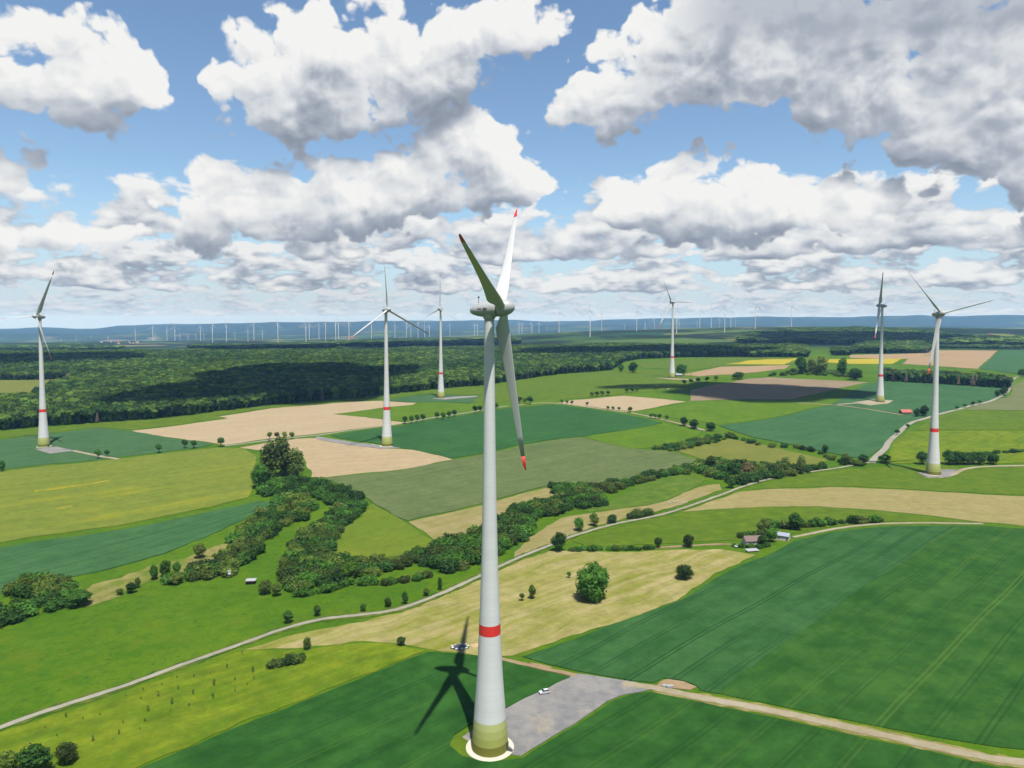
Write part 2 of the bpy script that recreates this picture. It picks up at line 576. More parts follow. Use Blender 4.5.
def sheet(name, px, mat, lift=.3, jitter=.5, skirt=True, label=None, kind='structure', step=None, world=None):
    """a piece of land draped over the terrain, with an uneven edge"""
    W = world if world else grow_off(px, poly_px(px))
    dist = sum(math.hypot(p.x, p.y) for p in W) / len(W)
    step = step or max(5.0, dist * .014)
    cell = max(12.0, dist * .03)
    lift = lift + dist * .00012
    jitter = jitter * (1.7 + dist / 900)
    pts = []
    ph = rng.random() * 50
    for a, b in zip(W, W[1:] + W[:1]):
        n = max(1, int((b - a).length / step))
        d = (b - a)
        nx, ny = -d.y / (d.length + 1e-6), d.x / (d.length + 1e-6)
        for i in range(n):
            t = i / n
            q = a.lerp(b, t)
            s = jitter * (math.sin(q.x * .11 + ph) * math.sin(q.y * .13 + ph * 2) + .5 * math.sin(q.x * .31 + q.y * .27 + ph)) + rng.uniform(-.25, .25) * jitter
            pts.append((q.x + nx * s, q.y + ny * s))
    bm = bmesh.new()
    vs_ = [bm.verts.new((x, y, 0)) for (x, y) in pts]
    bm.faces.new(vs_)
    bmesh.ops.triangulate(bm, faces=bm.faces[:])
    xs, ys = [p[0] for p in pts], [p[1] for p in pts]
    for ax, lo, hi in ((0, min(xs), max(xs)), (1, min(ys), max(ys))):
        c = math.ceil(lo / cell) * cell
        while c < hi:
            co = [0, 0, 0]
            co[ax] = c
            no = [0, 0, 0]
            no[ax] = 1
            bmesh.ops.bisect_plane(bm, geom=bm.verts[:] + bm.edges[:] + bm.faces[:], plane_co=co, plane_no=no, dist=1e-4)
            c += cell
    bm.verts.ensure_lookup_table()
    co = np.array([v.co[:2] for v in bm.verts])
    zz = terrain(co[:, 0], co[:, 1])
    for v, z in zip(bm.verts, zz):
        v.co.z = z + lift
    bmesh.ops.recalc_face_normals(bm, faces=bm.faces)
    if sum(f.normal.z for f in bm.faces) < 0:
        bmesh.ops.reverse_faces(bm, faces=bm.faces)
    if skirt:
        ed = [e for e in bm.edges if len(e.link_faces) == 1]
        r = bmesh.ops.extrude_edge_only(bm, edges=ed)
        for v in [x for x in r['geom'] if isinstance(x, bmesh.types.BMVert)]:
            v.co.z -= lift + .5
    ob = obj(name, bm, mat, kind=kind)
    if label:
        ob['label'] = label
    return ob


def smooth_line(W, step):
    """Catmull-Rom through world points"""
    out = []
    n = len(W)
    for i in range(n - 1):
        p0, p1, p2, p3 = W[max(i - 1, 0)], W[i], W[i + 1], W[min(i + 2, n - 1)]
        m = max(2, int((p2 - p1).length / step))
        for k in range(m):
            t = k / m
            out.append(0.5 * ((2 * p1) + (p2 - p0) * t + (2 * p0 - 5 * p1 + 4 * p2 - p3) * t * t + (3 * p1 - p0 - 3 * p2 + p3) * t ** 3))
    out.append(W[-1])
    return out


def ribbon(name, px, width, mat, lift=.14, label=None, jit=.25, world=None):
    W = world if world else poly_px(px)
    dist = sum(math.hypot(p.x, p.y) for p in W) / len(W)
    line = smooth_line(W, max(3.0, dist * .008))
    bm = bmesh.new()
    rows = []
    for i, p in enumerate(line):
        t = (line[min(i + 1, len(line) - 1)] - line[max(i - 1, 0)])
        L = math.hypot(t.x, t.y) + 1e-6
        nx, ny = -t.y / L, t.x / L
        w = width if not callable(width) else width(i / len(line))
        row_ = []
        for k in (-.5, -.17, .17, .5):
            e = w * k + (rng.uniform(-jit, jit) if abs(k) == .5 else 0)
            x, y = p.x + nx * e, p.y + ny * e
            row_.append(bm.verts.new((x, y, gz(x, y) + lift + dist * .00014)))
        rows.append(row_)
    for a, b in zip(rows, rows[1:]):
        for k in range(3):
            bm.faces.new((a[k], a[k + 1], b[k + 1], b[k]))
    bmesh.ops.recalc_face_normals(bm, faces=bm.faces)
    if sum(f.normal.z for f in bm.faces) < 0:
        bmesh.ops.reverse_faces(bm, faces=bm.faces)
    ed = [e for e in bm.edges if len(e.link_faces) == 1]
    r = bmesh.ops.extrude_edge_only(bm, edges=ed)
    for v in [x for x in r['geom'] if isinstance(x, bmesh.types.BMVert)]:
        v.co.z -= lift + .5
    ob = obj(name, bm, mat, kind='structure')
    if label:
        ob['label'] = label
    return ob


# ------------------------------------------------------------------ ground sheet
def build_ground():
    azs = np.concatenate([np.radians(np.arange(-48, 48, .35)), np.radians(np.arange(48, 312, 4.0))])
    rad = np.concatenate([np.geomspace(12, 9000, 210), np.linspace(9150, 25500, 110)])
    X = np.outer(rad, np.sin(azs))
    Y = np.outer(rad, np.cos(azs))
    Z = terrain(X, Y)
    na, nr = len(azs), len(rad)
    co = np.column_stack([X.ravel(), Y.ravel(), Z.ravel()])
    co = np.vstack([co, [[0, 0, gz(0, 0)]]])
    faces = []
    for i in range(nr - 1):
        for j in range(na):
            k = (j + 1) % na
            faces.append((i * na + j, i * na + k, (i + 1) * na + k, (i + 1) * na + j))
    c = nr * na
    for j in range(na):
        faces.append((c, (j + 1) % na, j))
    me = bpy.data.meshes.new('ground')
    me.from_pydata(co.tolist(), [], faces)
    bm = bmesh.new()
    bm.from_mesh(me)
    bmesh.ops.recalc_face_normals(bm, faces=bm.faces)
    if sum(f.normal.z for f in bm.faces) < 0:
        bmesh.ops.reverse_faces(bm, faces=bm.faces)
    bm.to_mesh(me)
    bm.free()
    smooth(me)
    m, g = new_mat('meadow_and_far_land')
    pos = g.n('ShaderNodeNewGeometry').outputs['Position']
    n1 = g.noise(pos, .012, 5, .6)
    n2 = g.noise(pos, .16, 6, .7)
    n3 = g.noise(pos, .6, 4, .65)
    f = g.ss(g.m('ADD', g.m('MULTIPLY', n1, .5), g.m('MULTIPLY', n2, .5)), .36, .64)
    near = g.mix(f, A(78, 126, 22), A(112, 148, 32))
    near = g.mix(g.ss(n2, .60, .78), near, A(62, 104, 26))
    tuft = g.ss(g.noise(pos, .33, 4, .6), .58, .70)
    near = g.mix(g.m('MULTIPLY', tuft, .55), near, A(50, 92, 24))
    warm = g.ss(g.noise(pos, .05, 4, .6), .55, .70)
    near = g.mix(g.m('MULTIPLY', warm, .5), near, A(126, 140, 40))
    near = g.v('SCALE', near, g.m('MULTIPLY_ADD', n3, .5, .75))
    # patchwork of distant fields and woods
    sp = g.v('MULTIPLY', pos, (1, 1, 0))
    wn = g.n('ShaderNodeTexNoise', ins={'Vector': sp, 'Scale': .0012, 'Detail': 2.0}).outputs['Color']
    sp2 = g.v('ADD', sp, g.v('SCALE', g.v('SUBTRACT', wn, (.5, .5, .5)), 500.0))
    vo = g.n('ShaderNodeTexVoronoi', feature='F1', ins={'Vector': sp2, 'Scale': 1 / 520.0})
    cell = g.n('ShaderNodeSeparateColor', ins={0: vo.outputs['Color']}).outputs[0]
    rp = g.n('ShaderNodeValToRGB')
    cr = rp.color_ramp
    cr.interpolation = 'CONSTANT'
    cols = [(0.0, A(66, 104, 54)), (.22, A(120, 152, 84)), (.40, A(58, 104, 72)), (.55, A(158, 168, 104)), (.68, A(84, 124, 66)), (.84, A(186, 168, 132)), (.92, A(130, 152, 86))]
    cr.elements[0].position, cr.elements[0].color = cols[0]
    cr.elements[1].position, cr.elements[1].color = cols[1]
    for p_, c_ in cols[2:]:
        e = cr.elements.new(p_)
        e.color = c_
    g.put(rp.inputs[0], cell)
    wood = g.ss(g.noise(sp, .0011, 6, .62), .47, .52)
    sep = g.n('ShaderNodeSeparateXYZ', ins={0: pos}).outputs
    r = g.v('LENGTH', sp)
    hill = g.m('MULTIPLY', g.ss(r, 12000, 15200), g.ss(g.noise(sp, .0009, 5, .6), .36, .44))
    wood = g.m('MAXIMUM', wood, hill)
    n4 = g.noise(sp, .02, 5, .7)
    wcol = g.mix(g.ss(n4, .3, .7), A(20, 38, 24), A(34, 58, 32))
    far = g.mix(wood, g.v('SCALE', rp.outputs[0], .72), wcol)
    col = g.mix(g.ss(r, 2500, 3300), near, far)
    finish(g, col, .95, .08, n3, .5, .3)
    obj('ground', me, m, kind='structure')


build_ground()


def wdir(a, b):
    p, q = P(*a), P(*b)
    return (q.x - p.x, q.y - p.y)


# ------------------------------------------------------------------ fields
TRAM = wdir((834, 708), (983, 576))
wheat_dark = field_mat('winter_wheat', A(40, 92, 38), A(66, 120, 56), TRAM, 22, .3, .20,
                       tram=A(28, 70, 32), tram_c=A(96, 132, 62), tram_amt=.5, tram_sp=14, warp=.04)
wheat_green = field_mat('deep_green_winter_wheat', A(44, 98, 40), A(76, 124, 58), TRAM, 22, .3, .20,
                        tram=A(34, 80, 36), tram_c=A(112, 144, 74), tram_amt=.5, tram_sp=14, warp=.04)
wheat_blue = field_mat('blue_green_wheat', A(52, 104, 58), A(78, 128, 82), TRAM, 24, .35, .18,
                       tram=A(34, 80, 44), tram_amt=.8, tram_sp=14, warp=.04)
barley_left = field_mat('blue_green_barley', A(66, 114, 76), A(88, 134, 96), wdir((20, 575), (230, 515)), 22, .5, .20,
                        tram=A(44, 94, 64), tram_amt=.75, tram_sp=15, warp=1.0)
rape_fading = field_mat('fading_rape', A(126, 146, 62), A(148, 160, 76), wdir((30, 520), (240, 487)), 24, .55, .20,
                        tram=A(104, 128, 52), tram_amt=.5, tram_sp=19, spot=A(176, 174, 48), spot_amt=.6)
teal_a = field_mat('teal_wheat', A(72, 116, 84), A(94, 134, 98), wdir((20, 460), (180, 438)), 30, .5, .18,
                   tram=A(56, 104, 74), tram_amt=.5)
teal_b = field_mat('teal_wheat_slope', A(66, 114, 82), A(88, 134, 98), wdir((760, 425), (900, 400)), 40, .5, .18,
                   tram=A(52, 104, 72), tram_amt=.5)
green_deep = field_mat('deep_green_wheat', A(54, 106, 62), A(72, 124, 76), wdir((360, 440), (560, 405)), 40, .5, .18,
                       tram=A(44, 98, 56), tram_amt=.4)
rye_grey = field_mat('grey_green_rye', A(108, 128, 90), A(126, 142, 104), wdir((420, 500), (640, 450)), 22, .55, .20,
                     tram=A(92, 114, 78), tram_amt=.5, tram_sp=22, spot=A(70, 104, 66), spot_amt=.35)
soil_pale = field_mat('pale_tilled_soil', A(204, 182, 144), A(220, 200, 164), wdir((150, 428), (380, 406)), 60, .6, .10, contrast=.8)
soil_pale2 = field_mat('pale_tilled_soil_low', A(200, 178, 136), A(218, 196, 158), wdir((300, 462), (440, 455)), 40, .6, .12, contrast=.8)
soil_brown = field_mat('brown_tilled_soil', A(166, 146, 120), A(184, 164, 136), wdir((700, 390), (860, 382)), 60, .6, .10)
soil_far = field_mat('far_tilled_soil', A(192, 164, 124), A(206, 178, 140), wdir((860, 355), (990, 352)), 90, .5, .10)
hay = field_mat('mown_hay_meadow', A(204, 190, 134), A(152, 158, 70), wdir((330, 640), (600, 560)), 26, .6, .22, contrast=1.1,
                spot=A(204, 180, 128), spot_amt=.7, warp=4)
hay_strip = field_mat('mown_hay_strip', A(190, 176, 122), A(174, 166, 102), wdir((760, 497), (1000, 505)), 22, .6, .2)
meadow_y = field_mat('yellow_meadow', A(100, 136, 30), A(146, 162, 44), wdir((60, 745), (330, 660)), 14, .45, .26, spot=A(84, 124, 34), spot_amt=.5, warp=3)
meadow_g = field_mat('green_meadow', A(94, 130, 34), A(120, 144, 44), wdir((600, 540), (760, 515)), 16, .35, .24)
meadow_b = field_mat('bright_meadow', A(92, 134, 30), A(116, 150, 40), wdir((340, 412), (470, 405)), 30, .4, .2)
meadow_o = field_mat('olive_meadow', A(112, 142, 44), A(134, 152, 56), wdir((350, 540), (420, 520)), 40, .4, .18)
grass_y = field_mat('yellowing_grass', A(146, 150, 82), A(132, 142, 72), wdir((690, 445), (800, 455)), 40, .4, .14)
dry_grass = field_mat('dry_grass', A(190, 174, 126), A(162, 158, 86), wdir((420, 530), (540, 495)), 30, .5, .18)
patchy = field_mat('patchy_dry_grass', A(120, 144, 50), A(176, 166, 104), wdir((90, 600), (220, 550)), 16, .3, .25, contrast=1.6, spot=A(100, 138, 48), spot_amt=.8)
rough_grass = field_mat('rough_grass', A(88, 128, 46), A(120, 146, 62), wdir((600, 490), (690, 475)), 12, .3, .28, spot=A(150, 156, 100), spot_amt=.4)
grey_field = field_mat('grey_stubble', A(126, 136, 104), A(142, 150, 118), wdir((960, 405), (1024, 400)), 60, .6, .10)
rape_bloom = field_mat('rape_in_bloom', A(206, 190, 52), A(222, 204, 70), wdir((730, 362), (790, 359)), 80, .5, .08)

sheet('field', [(-40, 476), (0, 472), (50, 466), (115, 460), (217, 448), (246, 449), (256, 458), (255, 482), (248, 498), (212, 507), (112, 527), (0, 543), (-40, 549)], rape_fading, .45)
sheet('field', [(-40, 553), (0, 548), (112, 532), (212, 512), (250, 503), (264, 501), (272, 505), (256, 514), (238, 522), (220, 531), (175, 550), (125, 565), (75, 577), (12, 592), (-40, 603)], barley_left, .4)
sheet('field', [(-40, 445), (0, 440), (95, 428), (130, 431), (213, 444), (205, 447), (115, 458), (50, 464), (0, 470), (-40, 474)], teal_a, .3)
sheet('field', [(-40, 437), (0, 432), (60, 427), (120, 421), (250, 408), (300, 403), (340, 399), (381, 399.5), (256, 410), (216, 416.5), (228, 418), (132, 430), (95, 427), (0, 439), (-40, 443)], meadow_g, .2)
sheet('field', [(132, 431), (228, 419), (216, 417), (256, 411), (300, 405), (381, 401), (416, 403), (412, 405), (333, 414), (380, 419), (405, 423), (340, 431), (297, 436), (256, 440.5), (225, 445), (213, 443)], soil_pale, .15)
sheet('field', [(334, 414.3), (416, 405.3), (440, 403), (471, 404.5), (512, 403), (560, 399), (556, 402), (473, 411.5), (406, 422)], meadow_b, .3)
sheet('field', [(345, 399.5), (431, 390.5), (506, 383), (512, 380.5), (562, 375), (612, 371), (640, 369), (690, 374), (700, 380), (690, 388), (640, 393), (570, 399), (512, 402), (472, 403), (481, 395), (431, 393.5), (385, 399)], meadow_g, .2)
sheet('field', [(383, 400.5), (431, 394), (481, 395.5), (471, 403.5), (440, 402.2), (416, 402.5)], teal_a, .3)
sheet('field', [(331, 436), (400, 426), (456, 416.5), (512, 408), (550, 404.6), (617, 413), (662, 423), (588, 436.5), (562, 438.5), (512, 447), (453, 458.5), (396, 447), (350, 440)], green_deep, .4)
sheet('field', [(240, 448), (296, 439), (318, 438), (345, 443), (385, 448.5), (420, 450.5), (452, 459.5), (406, 469), (324, 478), (312, 477), (303, 455), (280, 451), (256, 450)], soil_pale2, .15)
sheet('field', [(325, 479), (406, 470), (454, 460.3), (512, 448.5), (562, 439.5), (580, 437.5), (632, 449.5), (672, 452), (697, 461), (684, 467), (642, 477), (594, 485), (552, 485), (512, 495), (450, 512), (408, 521), (371, 502), (345, 487)], rye_grey, .5)
sheet('field', [(408, 522), (450, 513), (512, 496.5), (549, 487.5), (562, 496), (556, 500), (512, 508), (478, 530), (441, 544)], dry_grass, .2)
sheet('field', [(371, 504), (406, 522.5), (436, 544), (400, 556), (356, 560), (336, 557), (328, 552), (343, 530), (361, 517)], meadow_o, .25)
sheet('field', [(245, 650), (262, 645), (290, 637), (322, 629.5), (363, 622), (400, 613), (436, 600), (482, 579), (514, 564), (549, 551), (620, 552), (720, 549), (756, 555), (712, 575), (682, 598), (637, 618), (562, 638), (512, 656), (480, 655), (441, 651), (428, 649.5), (396, 643.5), (366, 641.5), (300, 648)], hay, .12)
sheet('field', [(-60, 755), (0, 734), (120, 695), (240, 652), (300, 650), (366, 643), (396, 645), (428, 651), (363, 676.5), (256, 718), (138, 768), (60, 801), (-300, 950), (-420, 880)], meadow_y, .25, world=poly_px([(-420, 880), (-60, 755), (0, 734), (120, 695), (240, 652), (300, 650), (366, 643), (396, 645), (428, 651), (363, 676.5), (256, 718), (138, 768), (60, 801), (-300, 950)]))
sheet('field', [(142, 768), (256, 720), (363, 678), (428, 652.5), (455, 653.5), (480, 656.5), (505, 662), (570, 677.5), (512, 705), (480, 720), (454, 735), (449, 746), (462, 757), (490, 763), (522, 758), (566, 732), (612, 702), (636, 693.5), (652, 693), (768, 717), (893, 745), (975, 763), (1038, 777), (1085, 787), (1088, 900), (900, 1200), (620, 1500), (100, 1500), (-30, 1300), (-38, 852), (62, 805)], wheat_dark, .36, .2)
sheet('field', [(522, 657), (560, 645), (607, 627), (650, 612), (682, 600), (717, 578), (740, 566), (768, 556), (795, 541), (830, 533), (868, 528.5), (900, 526.5), (958, 526), (900, 564), (840, 604), (772, 652), (718, 694), (702, 691), (697, 686), (684, 681), (664, 678.5), (653, 683), (632, 681), (575, 671), (545, 664)], wheat_blue, .36, .12)
sheet('field', [(959, 526), (978, 526), (1024, 529), (1090, 534), (1090, 772), (1024, 750), (1000, 748), (893, 730), (768, 704.5), (714, 693), (767, 652.6), (835, 604.6), (895, 564.5), (952, 527)], wheat_green, .24, .12)
sheet('field', [(682, 511.5), (712, 509.5), (768, 507), (818, 506.5), (868, 509.5), (918, 514.5), (980, 522), (1024, 526), (1090, 531), (1090, 503), (1024, 496.5), (893, 489.5), (830, 487.5), (768, 489.5), (742, 491.5), (722, 498)], hay_strip, .15)
sheet('field', [(572, 541), (600, 532), (640, 521), (682, 513), (720, 510), (768, 508), (818, 507.5), (868, 510.5), (918, 515.5), (976, 522.7), (890, 522), (860, 523), (800, 532), (760, 540), (720, 541), (650, 545), (585, 546)], meadow_g, .25)
sheet('field', [(752, 489.5), (768, 482), (843, 469.5), (900, 466), (1024, 468), (1090, 468), (1090, 502), (1024, 495.5), (893, 488.5), (830, 486.5), (768, 488.6)], meadow_g, .25)
sheet('field', [(672, 450), (729, 439), (768, 446), (828, 460), (800, 468), (768, 471), (740, 468), (705, 461), (690, 455)], grass_y, .2)
sheet('field', [(584, 437.3), (662, 423.5), (702, 432), (694, 438), (659, 447), (634, 449.2)], meadow_b, .3)
sheet('field', [(719, 426), (768, 419.5), (830, 405.5), (868, 383.5), (885, 381.5), (950, 385), (1008, 389), (1005, 397), (957, 409.5), (925, 417), (905, 429), (887, 443), (868, 458), (853, 458), (793, 445), (750, 437)], teal_b, .5)
sheet('field', [(634, 413), (688, 402.5), (744, 400), (800, 401), (830, 404.8), (768, 418.6), (719, 425), (706, 422)], meadow_b, .3)
sheet('field', [(558, 403), (574, 400), (624, 396), (686, 401.7), (634, 411), (619, 410.5)], soil_pale, .15)
sheet('field', [(690, 390), (747, 379), (770, 377.5), (868, 382.5), (793, 399.5), (744, 399), (690, 401)], soil_brown, .15)
sheet('field', [(637, 362), (700, 359), (760, 357), (830, 357), (826, 362), (800, 364), (722, 366), (690, 370), (642, 368)], meadow_g, .25)
sheet('field', [(682, 375), (720, 367), (790, 365.3), (785, 369), (740, 374), (700, 376.5)], soil_far, .2)
sheet('field', [(727, 364.3), (752, 360.5), (768, 359.5), (798, 358.5), (785, 364.8)], rape_bloom, .5)
sheet('field', [(824, 362.5), (830, 359.5), (903, 358.5), (893, 364), (850, 364)], rape_bloom, .5)
sheet('field', [(850, 355), (918, 353.5), (930, 350.5), (998, 350.5), (978, 369), (903, 364), (908, 359), (850, 358)], soil_far, .2)
sheet('field', [(1000, 350.5), (1090, 350), (1090, 374), (1024, 372), (1018, 374), (980, 369.3)], teal_b, .5)
sheet('field', [(1024, 380), (1013, 386), (1010, 397), (965, 410), (1024, 410.5), (1090, 410), (1090, 380)], grey_field, .3)
sheet('field', [(932, 417.5), (965, 411.3), (1024, 411), (1090, 411), (1090, 433), (1024, 430), (915, 431)], meadow_g, .3)
sheet('field', [(908, 432), (1024, 431), (1090, 434), (1090, 462), (1024, 463), (920, 463.5), (882, 463), (888, 452), (896, 441)], meadow_y, .3)
sheet('field', [(0, 380.5), (65, 379.5), (67, 385), (35, 397), (32, 404), (0, 404), (-60, 405), (-60, 381)], grass_y, .4)
sheet('field', [(570, 508), (604, 505), (642, 484), (684, 474), (706, 480), (690, 490), (660, 503), (630, 507), (590, 512)], rough_grass, .2)
sheet('field', [(514, 552), (530, 538), (560, 518), (600, 512), (640, 507), (665, 502), (700, 487), (718, 484), (722, 490), (690, 502), (650, 513.5), (600, 525), (570, 536), (548, 545), (516, 557)], dry_grass, .15)
sheet('field', [(74, 594), (120, 578), (170, 561), (205, 550), (234, 540), (236, 550), (215, 563), (170, 579), (135, 588), (90, 606), (76, 608)], patchy, .15, 1.6)

streak_m = field_mat('late_rape_flower', A(190, 180, 46), A(158, 164, 66), wdir((36, 491), (108, 481)), 6, .4, .2, contrast=1.3)
sheet('field', [(35, 491), (60, 487.6), (90, 484), (109, 480.6), (107, 482.2), (85, 486), (55, 490.2), (36, 492.6)], streak_m, .62, .6, step=4)
sheet('field', [(52, 509.5), (66, 506.8), (76, 506.5), (72, 508.5), (60, 510)], streak_m, .62, .6, step=4)

# ------------------------------------------------------------------ roads, tracks, hardstandings
lane_m = road_mat('pale_farm_lane', A(176, 172, 152), A(200, 196, 178))
track_m = road_mat('chalky_track', A(186, 172, 138), A(206, 196, 168))
dirt_m = road_mat('bare_earth', A(178, 150, 112), A(198, 174, 136))
gravel_m = road_mat('grey_gravel', A(150, 150, 153), A(180, 177, 172), A(202, 192, 168))
apron_m = plain('cream_concrete', (.52, .50, .41), .8, .2, .06)

LANE = [(-420, 878), (-250, 815), (-40, 744), (0, 728), (60, 707), (120, 688), (180, 666), (256, 639), (288, 628), (323, 619.5), (363, 615), (396, 610), (431, 598), (478, 577), (512, 561), (549, 546), (574, 536), (612, 525), (652, 517), (687, 507), (724, 494), (742, 487), (768, 479.5), (818, 471), (855, 465), (873, 462)]
verge_m = field_mat('rough_verge', A(72, 108, 40), A(128, 142, 66), None, 8, .2, .3)
verge_p = field_mat('pale_verge', A(140, 148, 78), A(186, 172, 116), None, 7, .2, .3)
ribbon('verge', LANE, 6.4, verge_m, .2, jit=1.1)
ribbon('verge', [(655, 689), (700, 698), (768, 710.5), (893, 738), (980, 757), (1024, 763), (1090, 772), (1300, 806)], 6.0, verge_p, .16, jit=.9)
ribbon('road', LANE, 2.7, lane_m, .3)
ribbon('road', [(872, 463), (876, 457), (885, 449), (890, 441), (902, 430), (914, 422), (931, 417), (955, 410.5), (980, 404), (996, 399), (1008, 391), (1012, 382), (1022, 376), (1060, 372)], lambda t: 3.2 * (1 - t) + 3.2, lane_m, .5)
ribbon('track', [(1090, 466.5), (1024, 466), (985, 467), (965, 469.5), (953, 475), (938, 478)], 4.5, track_m, .45)
ribbon('track', [(622, 684), (652, 688), (700, 698), (768, 710.5), (893, 738), (980, 757), (1024, 763), (1090, 772), (1300, 806)], 3.7, track_m, .3)
ribbon('track', [(500, 659), (512, 662), (544, 669), (577, 676)], 2.6, dirt_m, .3)
ribbon('track', [(512, 405.5), (532, 403.7), (557, 403.5), (600, 409), (619, 411.5), (634, 413.5), (674, 422.5), (706, 431)], 5.0, track_m, .4)
ribbon('track', [(225, 446), (256, 442), (297, 437.3), (331, 433.5), (400, 424), (470, 412.3), (512, 405.5)], 4.0, lane_m, .3)
ribbon('track', [(73, 451), (97, 456), (118, 459.5)], 4.5, track_m, .5)
ribbon('track', [(455, 398), (476, 396.3)], 5.0, track_m, .6)
ribbon('track', [(798, 403.5), (835, 405.5), (870, 410), (903, 415.5)], 4.0, dirt_m, .7)
ribbon('track', [(838, 405), (858, 403.5)], 5.0, track_m, .8)
ribbon('track', [(640, 549), (690, 546), (722, 544.5), (738, 545)], 2.6, dirt_m, .3)
ribbon('track', [(793, 537.5), (830, 530), (868, 525), (905, 523.3), (943, 523.3), (983, 524)], 3.0, track_m, .3)

sheet('hardstanding', [(575, 674), (605, 678), (634, 682.5), (655, 688), (640, 692), (622, 695), (607, 702), (562, 731), (521, 756), (500, 752), (478, 748), (462, 738), (488, 719), (512, 705.5), (545, 690)], gravel_m, .28, .2)
sheet('hardstanding', [(35, 449.5), (57, 447), (75, 451), (50, 454)], gravel_m, .5, .2)
sheet('hardstanding', [(316, 436.5), (353, 442.5), (383, 446), (400, 448), (381, 449), (350, 445.5), (318, 440)], gravel_m, .45, .2)
sheet('hardstanding', [(432, 399), (455, 397), (475, 396), (478, 397), (445, 400)], gravel_m, .6, .2)
sheet('hardstanding', [(853, 403), (872, 400), (893, 401), (888, 404), (870, 406)], track_m, .8, .2)
sheet('hardstanding', [(918, 473.5), (935, 470), (958, 470), (948, 477.5), (928, 478.5)], gravel_m, .55, .2)
sheet('hardstanding', [(655, 378), (690, 379.5), (700, 381), (672, 380)], track_m, .7, .2)
sheet('earth_patch', [(655, 686), (660, 681), (668, 679), (684, 682), (696, 687), (690, 690.5), (672, 689)], dirt_m, .22, .2)
sheet('earth_patch', [(529, 663), (540, 664.5), (552, 668), (550, 669.5), (536, 667)], dirt_m, .35, .2)
sheet('grass_ring', [], meadow_g, .24, .3, world=[Vector((-8.5 + 15 * math.cos(t), 237 + 14 * math.sin(t), 0)) for t in np.linspace(0, 2 * math.pi, 32, endpoint=False)])


# ------------------------------------------------------------------ wind turbines
def tower_mat():
    m, g = new_mat('tower_white')
    pos = g.n('ShaderNodeTexCoord').outputs['Object']
    sep = g.n('ShaderNodeSeparateXYZ', ins={0: pos}).outputs
    j = g.m('ABSOLUTE', g.m('SUBTRACT', g.m('FRACT', g.m('DIVIDE', sep[2], 3.75)), .5))
    joint = g.ss(j, .47, .495, 0, 1)
    seg = g.n('ShaderNodeTexWhiteNoise', noise_dimensions='1D', ins={'W': g.m('FLOOR', g.m('ADD', g.m('DIVIDE', sep[2], 3.75), .5))}).outputs['Value']
    st = g.noise(g.v('MULTIPLY', pos, (1, 1, .06)), .7, 5, .6)
    f = g.m('MULTIPLY', g.m('MULTIPLY_ADD', seg, .05, .96), g.m('MULTIPLY_ADD', st, .10, .95))
    f = g.m('MULTIPLY', f, g.m('MULTIPLY_ADD', joint, -.10, 1.0))
    col = g.v('SCALE', (.43, .44, .435), f)
    finish(g, col, .55, .35)
    return m


tower_m = tower_mat()
white_m = plain('blade_white', (.53, .545, .54), .42, .4, .03, .4)
grey_m = plain('nacelle_grey', (.40, .41, .41), .45, .4, .04, .4)
red_m = plain('signal_red', (.72, .035, .03), .5, .4, .05)
dark_m = plain('dark_metal', (.07, .075, .08), .6, .4, .05)
greens = [plain('tower_green_%d' % i, c, .6, .3, .05) for i, c in enumerate([A(136, 136, 60, .74), A(172, 178, 112, .84), A(186, 192, 134, .84), A(200, 206, 158, .84)])]

TPROF = [(0, 6.30), (4, 6.02), (11, 5.48), (18, 4.95), (25, 4.45), (33, 4.0), (42, 3.60), (52, 3.2), (61, 2.88), (73, 2.58), (85, 2.32), (100, 2.1), (115, 1.92), (130, 1.75), (145.6, 1.58)]


def trad(z):
    return float(np.interp(z, [p[0] for p in TPROF], [p[1] for p in TPROF]))


def band(z0, z1, extra=0.0, n=3):
    return [(trad(z) + extra, z) for z in np.linspace(z0, z1, n)]


def tower_meshes(seg):
    out = {}
    bm = lathe(band(11, 40, 0, 10), seg)
    b2 = lathe(band(43.5, 145.6, 0, 22), seg)
    me = bpy.data.meshes.new('tmp')
    b2.to_mesh(me)
    b2.free()
    bm.from_mesh(me)
    bpy.data.meshes.remove(me)
    for nm, b in (('tower', bm), ('red_band', lathe(band(40, 43.5, .012), seg)),
                  ('r0', lathe(band(-.6, 3.4, .02), seg)), ('r1', lathe(band(3.4, 6.0, .015), seg)),
                  ('r2', lathe(band(6.0, 8.6, .01), seg)), ('r3', lathe(band(8.6, 11.02, .005), seg))):
        mm = bpy.data.meshes.new(nm)
        b.to_mesh(mm)
        b.free()
        out[nm] = mm
    return out


SPAN = [(1.0, 2.5, 2.5, 0.0), (2.6, 2.5, 2.5, 0.0), (4.2, 3.3, 2.1, -.45), (6.5, 4.5, 1.6, -1.0), (9, 4.7, 1.25, -1.05), (13, 4.2, .95, -.85), (19, 3.5, .7, -.6), (27, 2.85, .5, -.4), (36, 2.3, .36, -.25), (45, 1.8, .25, -.15), (52.6, 1.35, .17, -.08), (55.5, 1.05, .13, 0), (57.0, .7, .1, .1), (57.9, .2, .06, .3)]


